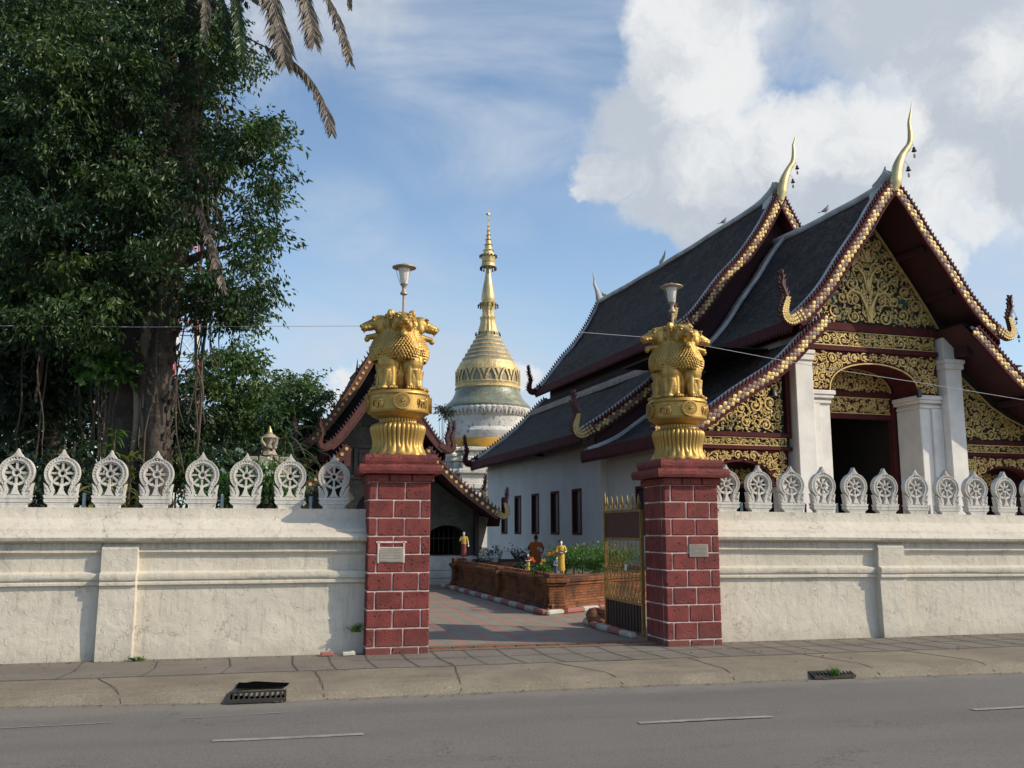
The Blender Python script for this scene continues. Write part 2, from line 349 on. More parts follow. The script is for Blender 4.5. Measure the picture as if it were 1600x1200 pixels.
def conc(x):
    g=x['g'];P=x['P']; f=g.noise(P,2.6,7,.68); x['c']=g.mix(g.rng(f,.45,.75,0,.6),x['c'],(.17,.145,.11)); f2=g.rng(g.noise(P,9,3,.5),.72,.75); x['c']=g.mix(g.m('MULTIPLY',f2,.55),x['c'],(.17,.07,.055)); f3=g.noise(P,40,4,.75); x['c']=g.mix(g.rng(f3,.40,.66,.45,0),x['c'],(.13,.11,.085)); f4=g.rng(g.noise(P,23,3,.6),.62,.72,0,.45); x['c']=g.mix(f4,x['c'],(.38,.34,.28)); mp=g.n('ShaderNodeMapping'); g.l(P,mp.inputs[0]); mp.inputs['Scale'].default_value=(.35,2.4,1); f5=g.rng(g.noise(mp.outputs[0],2.2,6,.7),.48,.70,0,.5); x['c']=g.mix(f5,x['c'],(.15,.13,.10)); x['h']=g.noise(P,45,6,.7)
mat('kerb_concrete',(.31,.265,.195),.9,var=(.225,.19,.14),vs=1.2,bump=.006,extra=conc,spec=.2)
mat('pavement',(.24,.215,.185),.9,var=(.18,.16,.14),vs=.9,bump=.004,extra=conc,spec=.2)
mat('joint',(.085,.075,.065),.95)
def court(x):
    g=x['g'];P=x['P']; s=z_of(x); w=g.m('FRACT',g.m('DIVIDE',g.m('ADD',s[0],g.m('MULTIPLY',g.noise(P,3,2,.5),.03)),.46)); k=g.m('MULTIPLY',g.rng(w,.5,.56),g.rng(w,.95,1,1,0))
    x['c']=g.mix(g.m('MULTIPLY',k,.95),x['c'],(.33,.195,.15)); br=g.n('ShaderNodeTexBrick'); g.l(P,br.inputs['Vector']); br.inputs['Scale'].default_value=1; br.inputs['Brick Width'].default_value=.3; br.inputs['Row Height'].default_value=.3; br.offset=0; br.inputs['Mortar Size'].default_value=.006
    x['c']=g.mix(g.m('MULTIPLY',br.outputs[1],.5),x['c'],(.1,.09,.08)); n=g.rng(g.noise(P,.9,5,.65),.45,.7); x['c']=g.mix(g.m('MULTIPLY',n,.4),x['c'],(.13,.12,.11)); x['h']=g.noise(P,60,4,.6)
mat('courtyard',(.27,.245,.195),.85,var=(.23,.21,.17),vs=1,bump=.003,extra=court,spec=.3)
mat('soil',(.10,.08,.055),.95,var=(.06,.07,.03),vs=.7,bump=.03,bs=6)
def brickx(x):
    g=x['g'];P=x['P']; br=g.n('ShaderNodeTexBrick'); s=z_of(x); cb=g.n('ShaderNodeCombineXYZ'); g.l(g.m('ADD',s[0],s[1]),cb.inputs[0]); g.l(s[2],cb.inputs[1]); g.l(cb.outputs[0],br.inputs['Vector']); br.inputs['Scale'].default_value=1; br.inputs['Brick Width'].default_value=.22; br.inputs['Row Height'].default_value=.055; br.inputs['Mortar Size'].default_value=.006
    br.inputs['Color1'].default_value=(.30,.115,.05,1); br.inputs['Color2'].default_value=(.21,.075,.035,1); br.inputs['Mortar'].default_value=(.10,.06,.04,1)
    c=g.mix(g.rng(g.noise(P,2.2,6,.7),.42,.66,0,.85),br.outputs[0],(.055,.03,.02)); x['c']=c; x['h']=g.m('SUBTRACT',g.noise(P,30,5,.6),br.outputs[1])
mat('old_brick',(.3,.12,.06),.9,bump=.012,extra=brickx,spec=.2)
mat('kerb_red',(.36,.11,.10),.8,var=(.28,.12,.10),vs=5,bump=.006,bs=40,col2=(.3,.26,.22),c2=(.58,.7))
mat('kerb_white',(.50,.48,.43),.8,var=(.36,.34,.30),vs=5,bump=.006,bs=40,col2=(.22,.2,.17),c2=(.6,.75))
mat('iron',(.05,.05,.05),.6,metal=.6,var=(.075,.055,.04),vs=9,bump=.002,bs=80)
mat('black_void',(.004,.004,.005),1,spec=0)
mat('dark_glass',(.02,.02,.022),.3)
mat('plaque_stone',(.33,.30,.25),.7,var=(.25,.23,.19),vs=9,bump=.002,bs=90)
mat('plaque_ink',(.12,.10,.09),.8)
mat('lamp_metal',(.40,.34,.25),.5,metal=.4,var=(.3,.25,.18),vs=15)
mat('lamp_glass',(.72,.70,.66),.35,var=(.6,.57,.52),vs=8)
mat('blue_pipe',(.20,.29,.36),.45,var=(.38,.42,.44),vs=9)
mat('black_plastic',(.02,.02,.022),.45)
mat('old_stone',(.105,.098,.082),.9,var=(.06,.057,.05),vs=2.2,bump=.02,bs=9,col2=(.035,.034,.03),c2=(.5,.72))
mat('platform_plaster',(.50,.49,.46),.9,var=(.36,.35,.32),vs=1.8,bump=.01,bs=12,col2=(.2,.19,.17),c2=(.6,.75))
mat('chedi_white',(.68,.66,.61),.85,var=(.50,.48,.44),vs=.7,bump=.03,bs=3,col2=(.14,.13,.115),c2=(.565,.66),spec=.2)
mat('chedi_gold',(.68,.51,.23),.48,metal=.35,var=(.47,.35,.16),vs=1.6,bump=.05,bs=5)
mat('chedi_stone',(.34,.29,.21),.8,var=(.22,.20,.17),vs=1,bump=.05,bs=4,col2=(.50,.42,.24),c2=(.55,.7))
def moss(x):
    g=x['g'];P=x['P']; v=g.n('ShaderNodeTexVoronoi'); g.l(P,v.inputs['Vector']); v.inputs['Scale'].default_value=6; cc_=g.mix(.75,v.outputs[1],(.22,.22,.14)); x['c']=g.mix(.66,cc_,(.13,.14,.09)); x['c']=g.mix(g.rng(g.noise(P,1.1,4,.6),.55,.7,0,.6),x['c'],(.45,.40,.22))
mat('chedi_mosaic',(.15,.2,.17),.35,bump=.03,bs=6,extra=moss)
mat('saffron_cloth',(.62,.33,.05),.8,var=(.5,.26,.04),vs=2,bump=.02,bs=6)
mat('bark',(.085,.065,.05),.95,var=(.04,.032,.027),vs=3,bump=.05,bs=9,col2=(.17,.14,.11),c2=(.58,.78))
mat('vine',(.10,.07,.05),.95,var=(.05,.04,.03),vs=3)
mat('pale_root',(.36,.29,.21),.9,var=(.2,.16,.12),vs=3,bump=.01,bs=10)
def leafmat(name,cols,trans=.35,rough=.42):
    m=bpy.data.materials.new(name); m.use_nodes=True; g=G(m.node_tree); b=m.node_tree.nodes['Principled BSDF']; out=m.node_tree.nodes['Material Output']
    uv=g.n('ShaderNodeUVMap'); s=g.n('ShaderNodeSeparateXYZ'); g.l(uv.outputs[0],s.inputs[0])
    r=g.n('ShaderNodeValToRGB'); g.l(s.outputs[0],r.inputs[0]); el=r.color_ramp.elements
    el[0].position=0; el[0].color=(*cols[0],1); el[1].position=1; el[1].color=(*cols[-1],1)
    for i,cc_ in enumerate(cols[1:-1]): e=el.new((i+1)/(len(cols)-1)); e.color=(*cc_,1)
    g.l(r.outputs[0],b.inputs['Base Color']); b.inputs['Roughness'].default_value=rough
    t=g.n('ShaderNodeBsdfTranslucent'); g.l(g.mix(1,r.outputs[0],(1.3,1.5,.6),'MULTIPLY'),t.inputs[0]); mx=g.n('ShaderNodeMixShader'); mx.inputs[0].default_value=trans
    g.l(b.outputs[0],mx.inputs[1]); g.l(t.outputs[0],mx.inputs[2]); g.l(mx.outputs[0],out.inputs[0]); MT[name]=m; return m
leafmat('leaf_ficus',[(.013,.033,.013),(.023,.054,.017),(.042,.085,.024),(.085,.13,.034)])
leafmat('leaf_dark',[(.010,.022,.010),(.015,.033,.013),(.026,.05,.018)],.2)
leafmat('leaf_far',[(.04,.08,.03),(.07,.125,.04),(.11,.17,.055)])
leafmat('leaf_yellow',[(.12,.15,.03),(.22,.22,.05),(.32,.28,.08)])
leafmat('leaf_bush',[(.04,.10,.02),(.07,.16,.03),(.12,.22,.05)])
leafmat('frond_dry',[(.10,.085,.07),(.17,.14,.115),(.26,.22,.18)],.1,.7)
leafmat('frond_green',[(.03,.06,.025),(.05,.09,.035),(.08,.12,.05)])
leafmat('petal_white',[(.7,.7,.66),(.8,.8,.76)],.3)
leafmat('petal_orange',[(.75,.22,.05),(.8,.4,.08),(.75,.65,.2)],.3)
mat('robe_orange',(.62,.15,.025),.85,var=(.50,.11,.018),vs=5,bump=.006,bs=14)
mat('skin',(.30,.16,.10),.55)
mat('hair_black',(.012,.010,.010),.6)
mat('figure_white',(.78,.76,.72),.5)
mat('figure_yellow',(.62,.40,.05),.55,var=(.5,.3,.04),vs=12)
mat('figure_red',(.20,.035,.025),.6)
mat('figure_blue',(.06,.11,.22),.6,var=(.1,.15,.24),vs=12)
mat('figure_brown',(.17,.06,.03),.6)
mat('tower_red',(.45,.09,.08),.6)
mat('tower_white',(.7,.68,.68),.6)
mat('bird_grey',(.10,.10,.12),.6,var=(.2,.2,.22),vs=30)
mat('wire',(.42,.42,.42),.5)
mat('shutter',(.042,.014,.013),.6,var=(.026,.011,.011),vs=5)
# ================================================================ GROUND
def sheet(name,x0,x1,y0,y1,z,m,nx=1,ny=1,kind='structure',jit=0):
    q=M()
    for j in range(ny+1):
        for i in range(nx+1):
            x=x0+(x1-x0)*i/nx; y=y0+(y1-y0)*j/ny
            q.v.append((x,y,z+(noise.noise(Vector((x*.5,y*.5,0)))*jit)))
    for j in range(ny):
        for i in range(nx):
            a=j*(nx+1)+i; q.f.append([a,a+1,a+nx+2,a+nx+1]); q.mi.append(0); q.uv.append(None)
    return tag(q.build(name,m,smooth=180 if jit else None),kind=kind)
sheet('ground',-400,500,-200,900,-.16,MT['soil'])
sheet('road',-90,120,-6,11.5,-.12,MT['asphalt'],120,24,jit=.012)
def kerbz(y): return 0
# kerb: sloped concrete band, cast in lengths, wandering a little
def edge_y(x): return float(np.interp(x,[-12,-6,-2.7,-1.2,-.3,6,9.1,14,30],[11.3,11.05,10.78,10.56,10.42,10.46,10.26,10.0,9.6]))+noise.noise(Vector((x*.25,3,0)))*.05
q=M(); xs=[-30+i*.25 for i in range(301)]
prof=[(0,-.16),(0,-.115),(.10,-.04),(.24,-.006),(.5,.0),(1.0,.004),(1.28,.006)]
for i,x in enumerate(xs):
    for (dy,z) in prof:
        yy=edge_y(x)+dy if dy<.25 else edge_y(x)+.24+(11.70-edge_y(x)-.24)*(dy-.24)/1.04
        q.v.append((x,yy,z+noise.noise(Vector((x*1.3,dy*4,1)))*.006))
n=len(prof)
for i in range(len(xs)-1):
    for j in range(n-1): q.f.append([i*n+j,(i+1)*n+j,(i+1)*n+j+1,i*n+j+1]); q.mi.append(0); q.uv.append(None)
tag(q.build('kerb',MT['kerb_concrete'],smooth=50),kind='structure')
q=M()
for k in range(-9,16):       # crooked joints between kerb lengths
    x=k*1.72+R_.uniform(-.25,.25)+.3; pts=[]; sl_=R_.choice((-.25,-.05,.12,-.4))
    for j in range(9):
        y=edge_y(x)+.02+j*(11.66-edge_y(x))/8.3; pts.append((x+(y-10.4)*sl_+R_.uniform(-.008,.008),y))
    y0s=lambda u,y: (-.115+min(1,(y-edge_y(u))/.10)*.075 if y-edge_y(u)<.10 else -.04+min(1,(y-edge_y(u)-.10)/.14)*.034 if y-edge_y(u)<.24 else .0)+.003
    q.ribbon([(a,b) for a,b in pts],.006,0,.004,lambda u,v,d:(u,v,y0s(u,v)+.004+d))
tag(q.build('kerb_joints',MT['joint']),kind='structure')
sheet('pavement',-60,80,11.66,13.6,.004,MT['pavement'],60,6,jit=.004)
q=M()
def jl(pts,w=.012,z=.0105): q.ribbon(pts,w,0,.003,lambda u,v,d:(u,v,z+d))
for k in range(60):          # slab joints
    x=.2+k*.47+R_.uniform(-.03,.03); jl([(x-.02,13.05 if (x<1.1 or x>6.3) else 13.6),(x+R_.uniform(-.06,.0),12.3),(x+R_.uniform(-.02,.05),11.68)],R_.uniform(.005,.010))
for k in range(26): x0=.9+k*1.05; jl([(x0,12.42+R_.uniform(-.02,.02)),(x0+.98,12.42+R_.uniform(-.02,.02))],.008)
for x in(-2.4,-1.5,-.62,-4.4,-7): jl([(x,13.0),(x+.05,12.3),(x-.03,11.68)],.009)
jl([(-8,11.67),(0,11.68),(8,11.66),(20,11.68)],.014)
tag(q.build('pavement_joints',MT['joint']),kind='structure')
# threshold and courtyard
sheet('courtyard',1.2,26,13.6,60,.012,MT['courtyard'],1,1)
sheet('temple_ground',-60,1.2,13.6,90,.008,MT['soil'],1,1)
q=M(); q.box(1.98,5.4,13.16,13.66,.008,.022); tag(q.build('threshold',MT['pavement']),kind='structure')
q=M()
for k in range(11): q.cbox(2.05+k*.31,2.34+k*.31,13.22+R_.uniform(-.01,.01),13.4,.0,.031,.006)
tag(q.build('threshold_bricks',MT['old_brick']),kind='structure')
# worn white centre-line dashes
q=M()
def dash(x0,x1,y0,y1,w=.085):
    top=[];bot=[];k=26
    for i in range(k+1):
        x=x0+(x1-x0)*i/k; y=y0+(y1-y0)*i/k; top.append((x,y+w/2+R_.uniform(-.008,.008))); bot.append((x,y-w/2+R_.uniform(-.008,.008)))
    zf=lambda x,y: -.12+noise.noise(Vector((x*.5,y*.5,0)))*.012+.008
    vs=[(x,y,zf(x,y)) for x,y in bot]+[(x,y,zf(x,y)) for x,y in top]
    q.add(vs,[(i,i+1,k+2+i,k+1+i) for i in range(k)])
dash(-.53,.75,8.66,8.63); dash(3.28,4.63,8.50,8.47); dash(6.76,8.05,8.31,8.3); dash(-4.6,-3.3,8.7,8.7); dash(10.3,11.6,8.2,8.2)
dash(-2.6,-1.5,9.62,9.68,.02); dash(-.9,.1,9.74,9.8,.016)
tag(q.build('road_markings',MT['road_paint']),kind='structure')
# drain grates
def grate(x0,x1,y0,y1,label,broken):
    q=M(); t=thing('drain_grate',((x0+x1)/2,y0,-.12),label,'drain grate','iron grates in the kerb')
    zz=lambda y: -.115+max(0,(y-10.42))*.52 if y<10.6 else -.02
    T=lambda x,y,z:(x,y,-.108+(y-y0)*.30+z)
    q.box(x0,x1,y0,y0+.025,0,.03,T); q.box(x0,x1,y1-.025,y1,0,.03,T); q.box(x0,x0+.02,y0+.025,y1-.025,0,.03,T); q.box(x1-.02,x1,y0+.025,y1-.025,0,.03,T)
    k=11
    for i in range(1,k): 
        x=x0+(x1-x0)*i/k; q.box(x-.009,x+.009,y0+.025,y1-.025,.004,.028,T)
    q.build('grate_frame',MT['iron'],t)
    v=M(); v.box(x0+.003,x1-.003,y0+.003,y1-.003,-.004,.006,T); v.build('drain_opening',MT['black_void'],t)
    if broken:
        h=M(); pts=[(x0+.07,y1+.02),(x0+.08,y1+.38),(x0+.16,y1+.34),(x0+.25,y1+.42),(x0+.36,y1+.36),(x0+.46,y1+.30),(x1+.03,y1+.22),(x1,y1+.02)]
        h.prism(pts,.012,.018,lambda u,v_,d:(u,v_,-.002+d)); h.build('broken_hole',MT['black_void'],t)
    return t
grate(-.50,.09,10.36,10.56,'iron drain grate with a dark broken hole above it in the kerb','b')
grate(6.26,6.82,10.37,10.52,'iron drain grate at the right with a weed growing through it',None)
# weeds
def tuft(name,c,n,h,label,m='leaf_bush',cat='weed',spread=.1):
    q=M()
    for i in range(n):
        a=R_.uniform(0,2*pi); l=h*R_.uniform(.5,1); b=Vector((c[0]+R_.uniform(-spread,spread)*.6,c[1]+R_.uniform(-spread,spread)*.3,c[2])); e=b+Vector((math.cos(a)*spread*R_.random(),math.sin(a)*spread*R_.random(),l)); s_=Vector((math.sin(a),-math.cos(a),0))*.006
        r=R_.random(); mid=(b+e)/2+Vector((0,0,.02)); q.add([b-s_,b+s_,mid+s_*1.4,e,mid-s_*1.4],[(0,1,2,3,4)],[[(r,r)]*5])
        for k in range(2):
            p=b+(e-b)*R_.uniform(.5,1); d=Vector((R_.uniform(-1,1),R_.uniform(-1,1),R_.uniform(-.2,.6))).normalized()*.02; w=Vector((-d.y,d.x,0))*.5; q.add([p,p+d+w,p+d*2,p+d-w],[(0,1,2,3)],[[(r,r)]*4])
    o=q.build(name,MT[m],loc=c); return tag(o,label,cat)
tuft('weed',(6.55,10.40,-.09),30,.11,'small green weed sprouting through the right drain grate')
tuft('weed',(1.0,13.05,.3),30,.14,'small weed growing on the joint of wall and left red pillar')
tuft('weed',(-1.75,13.06,.0),22,.06,'tiny weed at the foot of the left wall beside the pilaster')
for (x,y,a,lab) in ((.62,13.0,.1,'broken red brick lying at the wall foot, left one of the two'),(.9,12.97,.2,'dusty grey brick lying at the wall foot next to the red pillar')):
    q=M(); T=lambda u,v,w,x=x,y=y,a=a:(x+u*math.cos(a)-v*math.sin(a),y+u*math.sin(a)+v*math.cos(a),.006+w)
    q.cbox(-.085,.085,-.035,.035,0,.05,.008,T); q.blob((.05,0,.05),(.03,.02,.012),T=T)
    tag(q.build('loose_brick',MT['kerb_red'] if x<.8 else MT['kerb_white'],loc=(x,y,0)),lab,'brick','loose bricks at the wall foot')
q=M()       # fallen leaves and grit in the gutter and along the wall foot
for k in range(1100):
    w_=R_.random(); x=R_.uniform(-5,13)
    if w_<.45: y=13.05-abs(R_.gauss(0,.05)); z=.012
    elif w_<.8: y=edge_y(x)-.03-abs(R_.gauss(0,.06)); z=-.108
    else: y=R_.uniform(10.7,13); z=.014
    if 1.2<x<6.2 and y>12.8: continue
    a=R_.uniform(0,6.3); l=R_.uniform(.006,.028); w=l*R_.uniform(.3,.8); c_,s2=math.cos(a),math.sin(a); r=R_.random()
    q.add([(x-c_*l,y-s2*l,z),(x+s2*w,y-c_*w,z+R_.uniform(.002,.012)),(x+c_*l,y+s2*l,z+.002),(x-s2*w,y+c_*w,z+R_.uniform(.002,.012))],[(0,1,2,3)],[[(r,r)]*4])
tag(q.build('leaf_litter',MT['frond_dry']),'scattered dry leaves and grit on the pavement edge','litter',kind='stuff')
# ================================================================ BOUNDARY WALLS
WP=[(.26,1.957),(.26,1.825),(.245,1.80),(.10,1.70),(.065,1.675),(.055,1.64),(.02,1.625),(-.035,1.60),(-.06,1.565),(-.045,1.525),(.0,1.50),(.065,1.49),(.07,1.42),(.05,1.405),(.045,1.375),(.075,1.35),(.105,1.325),(.11,1.13),(.085,1.12),(.04,1.10),(.03,1.06),(.045,1.02),(.07,1.005),(.05,.985),(.05,.955),(.10,.935),(.10,.6),(.085,.3),(.065,.05),(.05,-.03)]
def wallmesh(q,x0,x1,drop=0,pil=()):
    xs=[]; x=x0
    while x<x1-1e-6: xs.append(x); x+=.09
    xs.append(x1)
    for a,b in pil: xs=[v for v in xs if abs(v-a)>.03 and abs(v-b)>.03]+[a-.006,a+.006,b-.006,b+.006]
    xs=sorted(xs); n=len(WP); Y0=13.14; b0=len(q.v)
    for x in xs:
        inp=any(a<x<b for a,b in pil); dz=-drop*(x-x0)/(x1-x0)
        for j,(dy,z) in enumerate(WP):
            jy=noise.noise(Vector((x*1.1,z*2.2,5)))*.009+noise.noise(Vector((x*5,z*6,2)))*.0035
            jz=noise.noise(Vector((x*.9,j*.7,9)))*.006 if 2<j<25 else 0
            d=dy
            if inp and z<1.49:
                if z>1.13: d=-.01
                elif z>.94: d=dy-.10
                else: d=-.012+(.94-z)*-.028
            q.v.append((x,Y0+d+jy,z+jz+(dz if z>.05 else 0)))
    for i in range(len(xs)-1):
        for j in range(n-1): q.f.append([b0+i*n+j+1,b0+(i+1)*n+j+1,b0+(i+1)*n+j,b0+i*n+j]); q.mi.append(0); q.uv.append(None)
    zt=1.957
    q.add([(x0,Y0+.26,zt),(x1,Y0+.26,zt-drop),(x1,Y0+.62,zt-drop),(x0,Y0+.62,zt)],[(0,1,2,3)])
    q.add([(x0,Y0+.62,zt),(x1,Y0+.62,zt-drop),(x1,Y0+.62,-.02),(x0,Y0+.62,-.02)],[(0,1,2,3)])
q=M(); wallmesh(q,-14,1.16,0,[(-2.29,-1.84),(-6.4,-5.95),(-10.5,-10.05)])
tag(q.build('boundary_wall',MT['plaster'],smooth=38,loc=(-3,13.2,0)),'long cracked white plaster wall left of the gateway','wall','boundary walls along the pavement')
q=M(); wallmesh(q,6.22,24,.14,[(9.15,9.63),(13.3,13.78),(17.4,17.9)])
tag(q.build('boundary_wall',MT['plaster'],smooth=38,loc=(12,13.2,0)),'long white plaster wall right of the gateway, below the gilded temple front','wall','boundary walls along the pavement')
# ================================================================ WHEEL FINIALS
def make_finial(x,zb):
    t=thing('wall_finial',(x,13.52,zb),'','wall finial','wheel finials along the wall tops'); Y=13.52
    T=lambda u,v,d:(x+u,Y+d,zb+v)
    b=M()
    for (w0,w1,z0,z1,dp) in ((.150,.150,-.004,.035,.06),(.150,.19,.035,.065,.062),(.19,.205,.067,.095,.07),(.205,.195,.097,.118,.066),(.195,.215,.12,.16,.072)):
        b.prism([(-w0,z0),(w0,z0),(w1,z1),(-w1,z1)],-dp,dp,T)
    b.build('finial_base',MT['cast_stone'],t)
    s_=M()
    arc=[]                    # the beaded band round the wheel that runs down into the base
    ctr=(0,.455)
    for k in range(25):
        an=math.radians(-47+274*k/24); arc.append((ctr[0]+.192*math.cos(an),ctr[1]+.192*math.sin(an)))
    right=[(.125,.16),(.105,.19),(.105,.225),(.122,.265),(.134,.30)]
    path=right+arc+[(-u,v) for u,v in right[::-1]]
    s_.ribbon(path,[.040,.042,.042,.043,.044]+[.046]*25+[.044,.043,.042,.042,.040],-.045,.045,T)
    edge=[(u*1.0,v) for u,v in arc]
    s_.ribbon([(ctr[0]+.214*math.cos(math.radians(-45+270*k/24)),ctr[1]+.214*math.sin(math.radians(-45+270*k/24))) for k in range(25)],.012,-.056,.05,T)
    s_.ribbon([(ctr[0]+.168*math.cos(math.radians(-45+270*k/24)),ctr[1]+.168*math.sin(math.radians(-45+270*k/24))) for k in range(25)],.010,-.056,.05,T)
    for i in range(0,29):
        u,v=path[i+2 if i+2<len(path) else -1]; s_.blob((x+u,Y-.046,zb+v),(.011,.008,.013),n=5,m=3)
    s_.prism([(-.075,.655),(-.05,.690),(-.022,.725),(0,.775),(.022,.725),(.05,.690),(.075,.655),(.04,.64),(-.04,.64)],-.045,.045,T)
    s_.prism([(-.035,.665),(0,.725),(.035,.665),(0,.65)],-.056,-.04,T)
    # stem
    s_.ribbon([(0,.31),(0,.27),(0,.235),(0,.20),(0,.165)],[.060,.036,.040,.08,.15],-.040,.040,T)
    s_.prism([(-.012,.28),(.012,.28),(.05,.17),(-.05,.17)],-.05,-.04,T)
    for sg in(-1,1):          # corner leaves
        s_.prism([(sg*.20,.158),(sg*.208,.25),(sg*.222,.325),(sg*.175,.29),(sg*.14,.235),(sg*.125,.165)][::sg],-.042,.042,T)
        s_.ribbon([(sg*.155,.175),(sg*.185,.19),(sg*.192,.22),(sg*.17,.235),(sg*.16,.215)],.014,-.054,-.04,T)
        s_.ribbon([(sg*.205,.315),(sg*.19,.27),(sg*.165,.24)],.010,-.052,-.04,T)
    s_.build('wheel_surround',MT['cast_stone'],t)
    w=M(); circ=lambda r,k=24:[(ctr[0]+r*math.cos(2*pi*i/k),ctr[1]+r*math.sin(2*pi*i/k)) for i in range(k+1)]
    w.ribbon(circ(.157),.026,-.034,.034,T); w.ribbon(circ(.042,16),.026,-.036,.036,T); w.ribbon(circ(.050,16),.007,-.044,-.03,T)
    for k in range(8):
        an=pi/4*k; c_,s2=math.cos(an),math.sin(an)
        for off in(-.007,.007):
            w.ribbon([(ctr[0]+c_*.052-s2*off,ctr[1]+s2*.052+c_*off),(ctr[0]+c_*.148-s2*off*1.1,ctr[1]+s2*.148+c_*off*1.1)],.011,-.032,.032,T)
        an2=an+pi/8; w.prism([(ctr[0]+.146*math.cos(an2+d),ctr[1]+.146*math.sin(an2+d)) for d in(-.22,0,.22)]+[(ctr[0]+.128*math.cos(an2),ctr[1]+.128*math.sin(an2))],-.03,.03,T)
    w.build('dharma_wheel',MT['cast_stone'],t)
    return t
f0=make_finial(-3.46,1.957)
xL=[-3.47,-2.91,-2.32,-1.72,-1.13,-.55,.05,.66]
ordn=['first','second','third','fourth','fifth','sixth','seventh','eighth','ninth','tenth']
f0['label']='pale stone wheel finial cut by the left edge of the photo, left wall'
extra={1:'second from the left edge, in front of dark undergrowth',2:'third from the left edge, beside yellow striped leaves',3:'fourth from the left edge, below the big tree trunk',4:'fifth from the left edge of the photo',5:'sixth from the left, just left of the small stone stupa',6:'seventh from the left, just right of the white flowers',7:'last before the left red pillar'}
for i,x in enumerate(xL[1:],1):
    c=move_copy(f0,(x-xL[0],0,0),'stone wheel finial, left wall, '+extra[i]); c.rotation_euler=(R_.uniform(-.012,.012),R_.uniform(-.014,.014),R_.uniform(-.05,.05))
for i,x in enumerate((-4.03,-4.6)): move_copy(f0,(x-xL[0],0,0),'pale stone wheel finial on the left wall, '+('just beyond','two places beyond')[i]+' the left photo edge')
xR=[6.74,7.30,7.88,8.44,9.03,9.60,10.18,10.78,11.34,11.91,12.5]
rx=['nearest to the right red pillar','second from the red pillar','third from the red pillar, before the white column','fourth from the red pillar, by the bent pipe','fifth from the red pillar','sixth from the red pillar, before the doorway','seventh from the red pillar','eighth from the red pillar, before the right white column','second last before the right photo edge','last whole one at the right photo edge','beyond the right photo edge']
for i,x in enumerate(xR):
    c=move_copy(f0,(x-xL[0],0,-.14*(x-6.22)/17.8-.006),'stone wheel finial, right wall, '+rx[i]); c.scale=(1,1,.965); c.rotation_euler=(R_.uniform(-.012,.012),R_.uniform(-.014,.014),R_.uniform(-.05,.05))
def stub(x,z,h,label,m):
    q=M(); q.tube([(x,13.6,z-.01),(x,13.6,z+h)],.022,10); q.tube([(x,13.6,z+h),(x,13.6,z+h+.008)],.026,10); tag(q.build('pipe_stub',MT[m],smooth=40,loc=(x,13.6,z)),label,'pipe','blue pipe stubs between the finials')
stub(-2.63,1.957,.19,'blue-grey pipe stub standing between the second and third left finials','blue_pipe')
stub(-.85,1.957,.18,'blue-grey pipe stub standing between the fifth and sixth left finials','blue_pipe')
stub(.355,1.957,.17,'blue-grey pipe stub standing beside the last left finial, before the red pillar','blue_pipe')
stub(7.06,1.94,.15,'blue-grey pipe stub on the right wall nearest the red pillar','blue_pipe')
stub(8.76,1.93,.16,'blue-grey pipe stub between the fourth and fifth right finials','blue_pipe')
stub(10.5,1.91,.16,'blue-grey pipe stub between the seventh and eighth right finials','blue_pipe')
stub(12.2,1.90,.15,'blue-grey pipe stub at the right photo edge','blue_pipe')
q=M(); q.tube([(8.19,13.6,1.93),(8.19,13.6,2.04),(8.17,13.56,2.07),(8.10,13.5,2.075)],[.018,.018,.02,.03],8); q.tube([(8.10,13.5,2.075),(8.10,13.5,2.04)],.022,8)
tag(q.build('bent_pipe',MT['figure_brown'],smooth=40,loc=(8.19,13.6,1.93)),'short bent dark brown pipe on the right wall before the white column','pipe')
